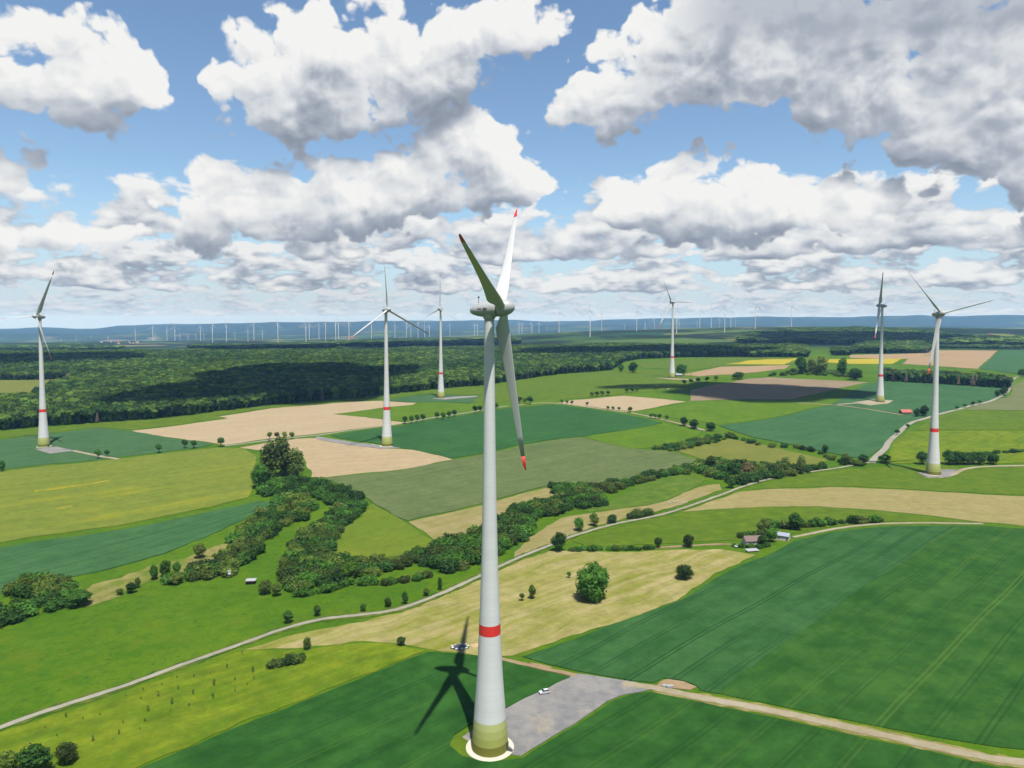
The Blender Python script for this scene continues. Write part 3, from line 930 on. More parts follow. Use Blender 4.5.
def blade_bm(z0, z1, ns=16, scale=1.0):
    """airfoil loft; leading edge +x, span +z; tip swept downwind (+y)"""
    S = np.array(SPAN)
    zs = sorted(set([z0, z1] + [z for z in S[:, 0] if z0 < z < z1]))
    bm = bmesh.new()
    rings = []
    for z in zs:
        c, th, off = (float(np.interp(z, S[:, 0], S[:, k])) for k in (1, 2, 3))
        tw = R(float(np.interp(z, [0, 8, 25, 58], [0, 18, 7, -1])))
        bend = 0.0002 * z * z
        ring = []
        for i in range(ns):
            a = 2 * math.pi * i / ns
            ca, sa = math.cos(a), math.sin(a)
            k = float(np.interp(z, [2.6, 9], [0, 1]))
            x = ca * c / 2
            y = sa * th / 2 * (1 - k * .45 * (1 - ca) / 1.0 * .5) * (1 if k < .1 else (1 - .35 * k * (ca < 0) * abs(ca)))
            x += off
            xr, yr = x * math.cos(tw) - y * math.sin(tw), x * math.sin(tw) + y * math.cos(tw)
            ring.append(bm.verts.new((xr + bend, yr, z)))
        rings.append(ring)
    for a, b in zip(rings, rings[1:]):
        for i in range(ns):
            j = (i + 1) % ns
            bm.faces.new((a[i], a[j], b[j], b[i]))
    bm.faces.new(rings[-1])
    bm.faces.new(rings[0][::-1])
    for f in bm.faces:
        f.smooth = len(f.verts) == 4
    bmesh.ops.recalc_face_normals(bm, faces=bm.faces)
    return bm


def to_mesh(bm, name):
    me = bpy.data.meshes.new(name)
    bm.to_mesh(me)
    bm.free()
    return me


TM = tower_meshes(64)
for k_ in TM:
    TM[k_].materials.append(tower_m if k_ == 'tower' else red_m if k_ == 'red_band' else greens[int(k_[1])])
BL = to_mesh(blade_bm(1.0, 52.6), 'blade')
BL.materials.append(white_m)
BT = to_mesh(blade_bm(52.6, 57.9), 'red_tip')
BT.materials.append(red_m)
NAC = to_mesh(lathe([(0, -6.6), (.7, -6.4), (1.35, -5.6), (1.95, -4.2), (2.45, -2.2), (2.7, 0), (2.8, 1.6), (2.75, 2.35), (2.5, 2.4), (0, 2.41)], 40), 'nacelle')
NAC.materials.append(grey_m)
HUB = to_mesh(lathe([(0, 2.62), (2.5, 2.63), (2.78, 2.7), (2.85, 3.6), (2.75, 5.0), (2.45, 6.4), (1.8, 7.6), (1.0, 8.35), (0, 8.6)], 40), 'hub')
HUB.materials.append(grey_m)
COLR = to_mesh(lathe([(1.62, 145.0), (1.66, 145.6), (2.0, 146.0), (2.1, 147.6), (1.9, 148.4)], 40), 'yaw_collar')
COLR.materials.append(grey_m)


def nose(yaw, tilt=R(5)):
    return Vector((math.sin(yaw) * math.cos(tilt), math.cos(yaw) * math.cos(tilt), math.sin(tilt)))


def turbine(loc, yaw, phase, label, pitch=78, group='large wind turbines with a red band', detail=True):
    root = empty('wind_turbine', loc, 0, 1, label=label, category='wind turbine', group=group)
    tw = obj('tower', TM['tower'], None, root)
    obj('red_band', TM['red_band'], None, tw, label='red band round the tower')
    for i in range(4):
        obj('green_ring', TM['r%d' % i], None, tw)
    obj('yaw_collar', COLR, None, tw)
    n = nose(R(yaw))
    r = n.cross(Vector((0, 0, 1))).normalized()
    up = r.cross(n)
    base = Matrix.Translation((0, 0, 149.0))
    rot = Matrix((r, up, n)).transposed().to_4x4()          # local z -> nose
    nc = obj('nacelle', NAC, None, root)
    nc.matrix_local = base @ rot
    hb = obj('hub', HUB, None, root)
    hb.matrix_local = base @ rot
    hub = Vector((0, 0, 149.0)) + n * 4.6
    p = R(pitch)
    for j in range(3):
        a = R(phase + 120 * j)
        b = up * math.cos(a) + r * math.sin(a)
        tdir = n.cross(b)
        x = (tdir * math.cos(p) + n * math.sin(p)).normalized()
        y = b.cross(x)
        M = Matrix((x, y, b)).transposed().to_4x4()
        M.translation = hub
        bl = obj('blade', BL, None, root)
        bl.matrix_local = M
        obj('red_tip', BT, None, bl, label='red painted blade tip')
    if detail:
        bm = bmesh.new()
        box(bm, (0, 0, 1.0), (.12, .12, 2.2))
        box(bm, (0, 0, 1.8), (1.5, .1, .1))
        box(bm, (.7, 0, 2.1), (.3, .3, .5))
        box(bm, (-.7, 0, 2.1), (.25, .25, .5))
        box(bm, (.9, 0, .45), (1.7, .1, .1))
        ms = obj('weather_mast', bm, dark_m, root)
        q = Matrix.Rotation(-R(yaw), 4, 'Z')
        ms.matrix_local = Matrix.Translation(Vector((0, 0, 149)) - n * 3.4 + up * 2.1) @ q
        for s in (-1, 1):
            for dz in (-1.2, .6):
                bm = bmesh.new()
                box(bm, (0, 0, 0), (.08, 1.3, .45))
                vt = obj('vent', bm, dark_m, root)
                off = -n * (2.2 + dz) + r * (s * 2.72) + up * .2
                vt.matrix_local = Matrix.Translation(Vector((0, 0, 149)) + off) @ Matrix.Rotation(-R(yaw), 4, 'Z')
        # door with steps
        bm = bmesh.new()
        box(bm, (0, 0, 1.6), (1.3, .3, 2.4))
        for k in range(6):
            box(bm, (0, -.45 - .3 * k, .95 - .22 * k), (1.5, .3, .12))
        dr = obj('door', bm, dark_m, root)
        dr.location = (6.0, -1.9, .4)
        dr.rotation_euler = (0, 0, R(72))
    return root


TUR = [((-7.5, 238.1), 100, 72, 'tallest wind turbine with green tower foot beside gravel hardstanding and parked car'),
       ((-537.2, 820.3), 202, 92, 'white wind turbine on teal wheat field left of the pale soil, forest behind'),
       ((-137.2, 784.6), 138, 2, 'white wind turbine between pale tilled soil and deep green wheat'),
       ((-119.1, 1202.9), 200, 0, 'white wind turbine on bright meadow just in front of the forest edge'),
       ((314.5, 1411.3), 328, 90, 'white wind turbine beside a round tree and a small shed near the pale soil strip'),
       ((569.5, 1109.4), 296, 90, 'white wind turbine with rotor edge on standing in teal wheat near the red roofed barn'),
       ((391.5, 663.3), 168, 42, 'white wind turbine beside a row of trees above the long straw coloured strip')]
for (xy, yaw, ph, lab), pit in zip(TUR, (78, 50, 70, 70, 60, 70, 58)):
    turbine((xy[0], xy[1], gz(*xy)), yaw, ph, lab, pit)

for (xy, rad_) in ((TUR[0][0], 8.2), (TUR[2][0], 8.0), (TUR[6][0], 7.6), (TUR[1][0], 7.6)):
    z = gz(*xy)
    ob = obj('concrete_apron', lathe([(5.5, .5), (rad_ - .3, .5), (rad_, .42), (rad_ + .05, -1)], 48, False), apron_m, kind='structure')
    ob.location = (xy[0], xy[1], z + .02)


def far_turbine_mesh():
    bm = lathe([(2.6, -3), (1.9, 40), (1.2, 98), (0, 98.2)], 8)

    def merge(b2, M):
        me = to_mesh(b2, 'tmp')
        me.transform(M)
        bm.from_mesh(me)
        bpy.data.meshes.remove(me)
    merge(lathe([(0, -4), (1.8, -3), (2.2, 0), (2.0, 4), (0, 6)], 8), Matrix.Translation((0, 0, 100)) @ Matrix.Rotation(R(90), 4, 'X'))
    for j in range(3):
        b = bmesh.new()
        box(b, (0, 0, 21), (1.9, .6, 42))
        for v in b.verts:
            if v.co.z > 20:
                v.co.x *= .35
        merge(b, Matrix.Translation((0, -5, 100)) @ Matrix.Rotation(R(120 * j), 4, 'Y') @ Matrix.Rotation(R(35), 4, 'Z'))
    return to_mesh(bm, 'far_wind_turbine')


FARM = [far_turbine_mesh() for _ in range(1)]
far_white = plain('far_turbine_white', (.56, .57, .58), .5, .3, .02)
FARM[0].materials.append(far_white)
FAR = [(61, 340, 349), (108, 338, 346), (135.5, 331.5, 342.5), (153, 328, 341.5), (155, 336, 346.5), (167, 330.5, 341), (175, 328, 341), (180, 336.5, 346), (188, 337, 345),
       (196, 336, 345), (200.5, 328, 339), (204, 335, 344), (212.5, 326.5, 338.5), (226.5, 326.5, 338), (248, 331.5, 343), (254, 325, 338), (262.5, 331.5, 342),
       (278, 325, 342), (306, 325, 340), (309.5, 325, 338), (319, 325, 334), (325.7, 325, 336), (335.7, 324, 335), (338.5, 324, 336.5), (349, 324, 336), (371.5, 322, 335),
       (395, 324, 332), (406.5, 324, 334), (411, 326, 334), (418, 324, 334), (424.6, 324, 331), (429.6, 324, 331), (450, 325, 332), (474.5, 324, 330), (477.5, 324, 330),
       (519, 322, 328), (522, 322, 329), (531, 322, 328), (539, 322, 328), (547, 329, 338), (532.6, 327, 336), (559, 314, 333), (590, 312.5, 336), (601.6, 316, 332), (636.5, 312.5, 332),
       (654, 320, 329), (624.5, 326, 335), (645, 325, 333), (676.5, 312, 335), (679, 320, 331), (697, 323, 336), (699.6, 311.5, 328), (711, 310, 327), (719.5, 321, 332), (724.5, 310.5, 333),
       (730.5, 312.5, 327), (735.5, 321, 332), (755, 307, 327), (791, 308, 325), (76, 343, 350), (91, 344, 350), (235, 334, 343)]
for i, (u, vh, vb) in enumerate(FAR):
    px = vb - vh
    H0 = 135.0 if px > 12 else 105.0
    D = H0 * FOC / px
    D = min(max(D, 3600), 10500)
    x, y = (u - PU) / FOC * D, D
    z = gz(x, y)
    want = CAM_H + (322 - vh) / FOC * D                      # hub height seen in the photograph
    sc = min(max((want - z) / 100.0, .7), 1.75)
    ob = obj('distant_wind_turbine', FARM[0], None)
    ob.location = (x, y, z)
    ob.scale = (sc,) * 3
    ob.rotation_euler = (0, 0, rng.uniform(-.9, .9) + (math.pi if rng.random() < .3 else 0))
    ob['category'] = 'wind turbine'
    if u < 345:
        ob['label'] = 'small pale wind turbine of the crowded wind farm below blue hills beyond the forest'
        ob['group'] = 'distant turbines beyond the forest'
    elif u < 545:
        ob['label'] = 'tiny pale wind turbine on the hazy skyline behind forest and tallest turbine'
        ob['group'] = 'distant turbines on the hazy skyline'
    else:
        ob['label'] = 'small pale wind turbine standing on the far plateau with dark woods in front'
        ob['group'] = 'distant turbines on the plateau'


# ------------------------------------------------------------------ vegetation
def leaf_mat(name, c1, c2, c3=None, tint=.5):
    if name in MATS:
        return MATS[name]
    m, g = new_mat(name)
    pos = g.n('ShaderNodeNewGeometry').outputs['Position']
    oi = g.n('ShaderNodeObjectInfo').outputs['Random']
    n = g.noise(pos, .55, 3, .6)
    n2 = g.noise(pos, 3.0, 2, .5)
    f = g.ss(g.m('ADD', g.m('MULTIPLY', n, .6), g.m('MULTIPLY', n2, .4)), .32, .68)
    col = g.mix(f, c1, c2)
    if c3:
        stand = g.ss(g.noise(pos, .0045, 5, .65), .42, .60)
        amt = g.m('ADD', g.m('MULTIPLY', g.ss(oi, .35, 1.0), .45), g.m('MULTIPLY', stand, .55))
        col = g.mix(amt, col, c3)
    col = g.v('SCALE', col, g.m('MULTIPLY_ADD', oi, tint * 2, 1 - tint))
    b = g.n('ShaderNodeBsdfPrincipled', ins={'Base Color': col, 'Roughness': .7, 'Specular IOR Level': .15})
    tr = g.n('ShaderNodeBsdfTranslucent', ins={'Color': g.v('MULTIPLY', col, (1.3, 1.4, .6))})
    mx = g.n('ShaderNodeMixShader', ins={0: .22})
    g.t.links.new(b.outputs[0], mx.inputs[1])
    g.t.links.new(tr.outputs[0], mx.inputs[2])
    o = g.n('ShaderNodeOutputMaterial')
    g.t.links.new(mx.outputs[0], o.inputs[0])
    MATS[name] = m
    return m


K = .72
LEAF = {
    'green': leaf_mat('leaf_green', A(42, 84, 30, K), A(82, 122, 50, K)),
    'dark': leaf_mat('leaf_dark', A(34, 68, 30, K), A(66, 102, 46, K)),
    'brown': leaf_mat('leaf_brownish', A(48, 76, 34, K), A(84, 108, 52, K), A(84, 96, 48, K)),
    'light': leaf_mat('leaf_light', A(82, 134, 40, K), A(126, 168, 62, K)),
    'olive': leaf_mat('leaf_olive', A(70, 96, 40, K), A(108, 126, 60, K)),
    'poplar': leaf_mat('leaf_poplar', A(84, 112, 56, K), A(128, 144, 86, K)),
    'rust': leaf_mat('leaf_rust', A(96, 88, 54, K), A(136, 122, 82, K)),
    'forest': leaf_mat('leaf_forest', A(32, 68, 26, .43), A(62, 100, 42, .43), A(112, 140, 62, .5), .45),
    'spruce': leaf_mat('leaf_spruce', A(22, 52, 28, .43), A(42, 74, 40, .43), None, .3),
    'dead': leaf_mat('leaf_dead_larch', A(104, 94, 78, .5), A(146, 134, 114, .5), None, .2),
}
bark = plain('bark', (.11, .085, .06), .9, .1, .2, 3)


def crown_mesh(name, lobes, n_leaf, leaf, seed, core=.72, flat=.0):
    rg = np.random.default_rng(seed)
    vol = np.array([l[3] * l[4] * l[5] for l in lobes]) ** (2 / 3)
    cnt = np.maximum(8, (vol / vol.sum() * n_leaf).astype(int))
    V, Fc = [], []
    for (cx, cy, cz, rx, ry, rz), k in zip(lobes, cnt):
        d = rg.normal(size=(k, 3))
        d /= np.linalg.norm(d, axis=1)[:, None]
        rr = 1.06 - np.abs(rg.normal(0, .2, size=k))
        p = d * rr[:, None] * np.array([rx, ry, rz]) + np.array([cx, cy, cz])
        nn = d + rg.normal(0, .75, size=(k, 3))
        nn /= np.linalg.norm(nn, axis=1)[:, None]
        t = np.cross(nn, rg.normal(size=(k, 3)))
        t /= np.linalg.norm(t, axis=1)[:, None] + 1e-9
        b = np.cross(nn, t)
        s = leaf * rg.uniform(.55, 1.35, size=k)[:, None]
        for i in range(k):
            if p[i, 2] < .02:
                continue
            o = len(V)
            V += [p[i] - t[i] * s[i], p[i] + b[i] * s[i] * .7 + nn[i] * s[i] * .15, p[i] + t[i] * s[i], p[i] - b[i] * s[i] * .7 + nn[i] * s[i] * .15]
            Fc.append((o, o + 1, o + 2, o + 3))
    if core > 0:
        for (cx, cy, cz, rx, ry, rz) in lobes:
            b2 = bmesh.new()
            bmesh.ops.create_icosphere(b2, subdivisions=2, radius=1)
            o = len(V)
            for v in b2.verts:
                f = core * (1 + .12 * math.sin(v.co.x * 7 + seed) * math.sin(v.co.y * 6 + 1) + .1 * math.sin(v.co.z * 8 + seed * 2))
                V.append(np.array([cx + v.co.x * rx * f, cy + v.co.y * ry * f, max(.0, cz + v.co.z * rz * f)]))
            b2.verts.index_update()
            for f in b2.faces:
                Fc.append(tuple(o + v.index for v in f.verts))
            b2.free()
    me = bpy.data.meshes.new(name)
    me.from_pydata([tuple(v) for v in V], [], Fc)
    me.update()
    return me


def trunk_mesh(h, r, limbs, seed, spread=.2):
    rg = random.Random(seed)
    bm = bmesh.new()

    def tube(a, b, r0, r1, n=6):
        a, b = Vector(a), Vector(b)
        d = (b - a).normalized()
        x = d.orthogonal().normalized()
        y = d.cross(x)
        A0 = [bm.verts.new(a + (x * math.cos(2 * math.pi * i / n) + y * math.sin(2 * math.pi * i / n)) * r0) for i in range(n)]
        B0 = [bm.verts.new(b + (x * math.cos(2 * math.pi * i / n) + y * math.sin(2 * math.pi * i / n)) * r1) for i in range(n)]
        for i in range(n):
            bm.faces.new((A0[i], A0[(i + 1) % n], B0[(i + 1) % n], B0[i]))
    k = (rg.uniform(-.02, .02), rg.uniform(-.02, .02), h * .5)
    tube((0, 0, -.04), k, r * 1.25, r)
    tube(k, (k[0] * 1.5, k[1] * 1.5, h), r, r * .55)
    for i in range(limbs):
        a = 2 * math.pi * i / limbs + rg.random()
        z0 = h * rg.uniform(.55, .95)
        tube((k[0], k[1], z0), (math.cos(a) * spread, math.sin(a) * spread, z0 + spread * rg.uniform(.7, 1.4)), r * .55, r * .18, 5)
    return to_mesh(bm, 'trunk')


def lobes_round(seed, w=.36, n=9, z0=.34, z1=.74):
    rg = random.Random(seed)
    L = [(0, 0, (z0 + z1) / 2, w * .82, w * .82, (z1 - z0) / 2 + .24)]
    for i in range(n):
        a = 2 * math.pi * i / n + rg.uniform(-.3, .3)
        zz = rg.uniform(z0, z1)
        k = math.sqrt(max(.1, 1 - ((zz - .5) / .55) ** 2))
        rr = w * k * rg.uniform(.45, .75)
        s = w * rg.uniform(.38, .55)
        L.append((math.cos(a) * rr, math.sin(a) * rr, zz, s, s, s * rg.uniform(.8, 1.1)))
    L.append((rg.uniform(-.06, .06), rg.uniform(-.06, .06), z1 + .08, w * .5, w * .5, .17))
    return L


def lobes_tall(seed):
    rg = random.Random(seed)
    return [(rg.uniform(-.05, .05), rg.uniform(-.05, .05), z, .17 * (1.15 - abs(z - .5)), .17 * (1.15 - abs(z - .5)), .17) for z in (.22, .34, .46, .58, .7, .8, .88)]


def lobes_shrub(seed, n=8):
    rg = random.Random(seed)
    L = [(0, 0, .3, .38, .38, .42)]
    for i in range(n):
        a = 2 * math.pi * i / n + rg.uniform(-.4, .4)
        r = rg.uniform(.2, .42)
        s = rg.uniform(.18, .3)
        L.append((math.cos(a) * r, math.sin(a) * r, rg.uniform(.15, .5), s, s, s * rg.uniform(.9, 1.3)))
    return L


def lobes_ball(seed):
    rg = random.Random(seed)
    return [(0, 0, .64, .26, .26, .3)] + [(math.cos(a) * .16, math.sin(a) * .16, rg.uniform(.5, .75), .17, .17, .18) for a in (0, 1.3, 2.5, 3.8, 5.1)]


KINDS = {}
for i in range(4):
    KINDS['round%d' % i] = (crown_mesh('crown', lobes_round(i, .34 + .04 * i), 1900, .034, 10 + i, .66), trunk_mesh(.45, .028, 4, i))
for i in range(2):
    KINDS['tall%d' % i] = (crown_mesh('crown', lobes_tall(i), 1200, .030, 30 + i, .6), trunk_mesh(.5, .02, 3, 20 + i, .1))
for i in range(3):
    KINDS['ball%d' % i] = (crown_mesh('crown', lobes_ball(i), 500, .048, 40 + i, .66), trunk_mesh(.5, .03, 3, 30 + i, .14))
for i in range(5):
    KINDS['shrub%d' % i] = (crown_mesh('crown', lobes_shrub(i, 11), 760, .070, 50 + i, .52), trunk_mesh(.3, .03, 3, 40 + i, .15))
for i in range(3):
    rg_ = random.Random(i)
    KINDS['sapling%d' % i] = (crown_mesh('crown', [(rg_.uniform(-.05, .05), rg_.uniform(-.05, .05), z, .15, .15, .16) for z in (.5, .66, .82)], 90, .05, 60 + i, 0), trunk_mesh(.8, .03, 2, 50 + i, .12))
KINDS['full0'] = (crown_mesh('crown', lobes_round(91, .40, 16, .22, .78) + [(.16, .1, .24, .24, .24, .2), (-.18, .06, .24, .22, .22, .2), (0, -.2, .22, .24, .22, .2)], 4200, .030, 91, .7), trunk_mesh(.45, .03, 4, 9))
_cache = {}


def meshes(kind, leaf):
    key = (kind, leaf)
    if key not in _cache:
        c, t = KINDS[kind]
        c = c.copy()
        c.materials.clear()
        c.materials.append(LEAF[leaf])
        t = t.copy()
        t.materials.clear()
        t.materials.append(bark)
        _cache[key] = (c, t)
    return _cache[key]


def plant(name, p, h, kind, leaf, label, cat, group=None, wide=1.0, trunk=True):
    c, t = meshes(kind, leaf)
    if trunk:
        root = empty(name, (p.x, p.y, p.z - .05), rng.uniform(0, 6.28), 1.0, label=label, category=cat)
        root.scale = (h * wide, h * wide, h)
        obj('crown', c, None, root)
        obj('trunk', t, None, root)
    else:
        root = obj(name, c, None, None, label=label, category=cat)
        root.location = (p.x, p.y, p.z - .1)
        root.rotation_euler = (0, 0, rng.uniform(0, 6.28))
        root.scale = (h * wide, h * wide, h)
    if group:
        root['group'] = group
    return root


def tree_px(u, v, hpx, kind, leaf, label, wide=1.0, group=None, cat='tree', name='tree', trunk=True):
    p = P(u, v)
    D = math.hypot(p.x, p.y)
    return plant(name, p, hpx * D / FOC, kind, leaf, label, cat, group, wide, trunk)


SHRUBS = []
WORD = {'green': 'mid green', 'dark': 'dark green', 'brown': 'brownish', 'olive': 'olive green', 'rust': 'rust tinged', 'light': 'light green'}


def inside(pt, poly):
    x, y = pt
    c = False
    j = len(poly) - 1
    for i in range(len(poly)):
        xi, yi, xj, yj = poly[i].x, poly[i].y, poly[j].x, poly[j].y
        if (yi > y) != (yj > y) and x < (xj - xi) * (y - yi) / (yj - yi + 1e-9) + xi:
            c = not c
        j = i
    return c


def thicket(px, spacing, hrange, leaves, label, group, wide=1.25, seed=1):
    """shrubs spread over an area, each a thing of its own"""
    rg = random.Random(seed)
    W = poly_px(px)
    x0, x1 = min(p.x for p in W), max(p.x for p in W)
    y0, y1 = min(p.y for p in W), max(p.y for p in W)
    got = []
    for _ in range(int((x1 - x0) * (y1 - y0) / spacing ** 2 * 14)):
        q = (rg.uniform(x0, x1), rg.uniform(y0, y1))
        if not inside(q, W) or any((q[0] - a[0]) ** 2 + (q[1] - a[1]) ** 2 < spacing ** 2 for a in got):
            continue
        got.append(q)
    for q in got:
        h = rg.uniform(*hrange)
        lf = rg.choice(leaves)
        SHRUBS.append((Vector((q[0], q[1], gz(*q))), h, rg.randrange(5), lf, label, group, wide * rg.uniform(.85, 1.2)))


def hedge(px, spacing, hrange, leaves, label, group, wide=1.25, seed=1, off=1.0):
    rg = random.Random(seed)
    line = smooth_line(poly_px(px), spacing)
    for q in line:
        x, y = q.x + rg.uniform(-off, off), q.y + rg.uniform(-off, off)
        SHRUBS.append((Vector((x, y, gz(x, y))), rg.uniform(*hrange), rg.randrange(5), rg.choice(leaves), label, group, wide * rg.uniform(.85, 1.2)))


# --- valley thickets
thicket([(170, 583), (205, 579), (228, 578), (243, 566), (254, 554), (264, 540), (282, 527), (303, 521), (312, 508), (300, 494), (280, 500), (262, 518), (242, 531), (230, 547), (214, 562), (190, 572)],
        5.7, (5, 9), ['green', 'brown', 'dark', 'olive'], 'shrub in the thicket between blue green crop and bright valley meadow', 'shrubs along the valley meadow edge', 1.2, 1)
thicket([(262, 496), (270, 484), (300, 480), (325, 486), (352, 496), (368, 505), (360, 513), (342, 507), (318, 500), (300, 492), (282, 496)],
        6.5, (6, 10), ['dark', 'green', 'dark'], 'shrub in the dense copse below the tall poplars', 'shrubs of the copse below the poplars', 1.1, 2)
thicket([(342, 508), (360, 514), (344, 526), (333, 540), (326, 556), (338, 563), (356, 565), (400, 562), (420, 557), (400, 570), (360, 578), (322, 588), (290, 594), (284, 566), (293, 543), (318, 526)],
        5.5, (4.5, 8.5), ['brown', 'green', 'dark', 'brown', 'olive'], 'shrub in the broad thicket around the olive meadow', 'shrubs around the olive meadow', 1.2, 3)
thicket([(400, 559), (441, 547), (470, 534), (498, 524), (512, 509), (540, 504), (556, 501), (577, 508), (560, 513), (532, 521), (526, 538), (512, 545), (498, 555), (478, 566), (450, 572), (425, 566)],
        5.8, (5, 9), ['dark', 'green', 'brown'], 'shrub in the long belt running past the tall tower to the dry grass', 'shrubs of the belt past the tall tower', 1.2, 4)
hedge([(300, 596), (330, 590), (360, 584), (395, 583), (430, 577)], 4.7, (3.5, 6), ['green', 'brown'], 'shrub in the hedge line beside the pale lane below the thicket', 'hedge shrubs beside the pale lane', 1.3, 5, 2)
thicket([(550, 487), (594, 488), (640, 479), (686, 468), (688, 474), (640, 484), (600, 495), (606, 505), (580, 509), (562, 501)],
        6.4, (5, 9), ['dark', 'green', 'brown'], 'shrub of the hedge under the grey green rye field', 'hedge shrubs under the rye field', 1.2, 6)
thicket([(690, 470), (705, 462), (735, 463), (765, 467), (800, 471), (828, 467), (800, 474), (768, 480), (735, 485), (722, 480)],
        7.7, (6, 11), ['dark', 'green', 'olive', 'brown', 'dark'], 'shrub in the copse where the lane climbs to the yellowing grass', 'shrubs of the copse by the climbing lane', 1.1, 7)
hedge([(656, 450), (672, 448), (690, 443), (712, 439), (730, 438), (750, 443), (770, 447), (795, 448), (818, 454), (840, 462), (858, 465)], 9.0, (4, 8), ['dark', 'green', 'olive'],
      'shrub in the hedge between yellowing grass and teal wheat', 'hedge shrubs around the yellowing grass', 1.2, 8, 2.5)
thicket([(655, 449), (690, 443), (712, 436), (731, 436.5), (729, 440), (702, 446), (674, 452)], 8.5, (4, 8), ['dark', 'green', 'olive', 'brown'], 'shrub in the scrub between bright meadow and yellowing grass', 'scrub above the yellowing grass', 1.2, 41)
hedge([(572, 551), (600, 550), (625, 550), (650, 549)], 4.0, (3, 5), ['green', 'brown', 'dark'], 'shrub in the row along the top of the mown hay meadow', 'hedge shrubs above the hay meadow', 1.3, 9, 1)
hedge([(632, 518), (640, 517), (650, 514)], 3.9, (5, 7), ['dark', 'brown'], 'shrub beside the lane under the dry grass', 'shrubs beside the lane', 1.2, 10, 1)
hedge([(770, 527), (790, 528), (815, 526), (840, 524), (862, 522), (880, 521.5)], 4.7, (4, 8), ['dark', 'green', 'brown'], 'shrub in the hedge row behind the small white roofed shed', 'hedge shrubs behind the shed', 1.2, 11, 1.5)
hedge([(968, 456), (985, 455), (1005, 453.5), (1024, 452)], 8, (4, 6), ['dark', 'green'], 'shrub in the field hedge behind the tree row', 'hedge shrubs behind the tree row', 1.3, 12, 1.5)
thicket([(2, 628), (22, 622), (50, 613), (70, 606), (72, 600), (50, 600), (24, 604), (2, 612), (-14, 618), (-14, 630)], 7.0, (6, 10), ['dark', 'green', 'dark'],
        'shrub in the clump at the meadow corner below the big bush', 'shrubs at the meadow corner', 1.2, 13)
thicket([(14, 599), (36, 597), (66, 597), (74, 590), (60, 584), (30, 584), (14, 590)], 5.2, (7, 10), ['olive', 'green'], 'rounded bush in the big clump beside the blue green crop', 'bushes of the big round clump', 1.15, 14)
thicket([(768, 376.5), (800, 375), (830, 376), (858, 379), (862, 376), (830, 372), (795, 371)], 15, (7, 10), ['dark', 'green', 'olive'], 'bush in the scrub behind the brown tilled soil', 'bushes behind the brown soil', 1.2, 15)

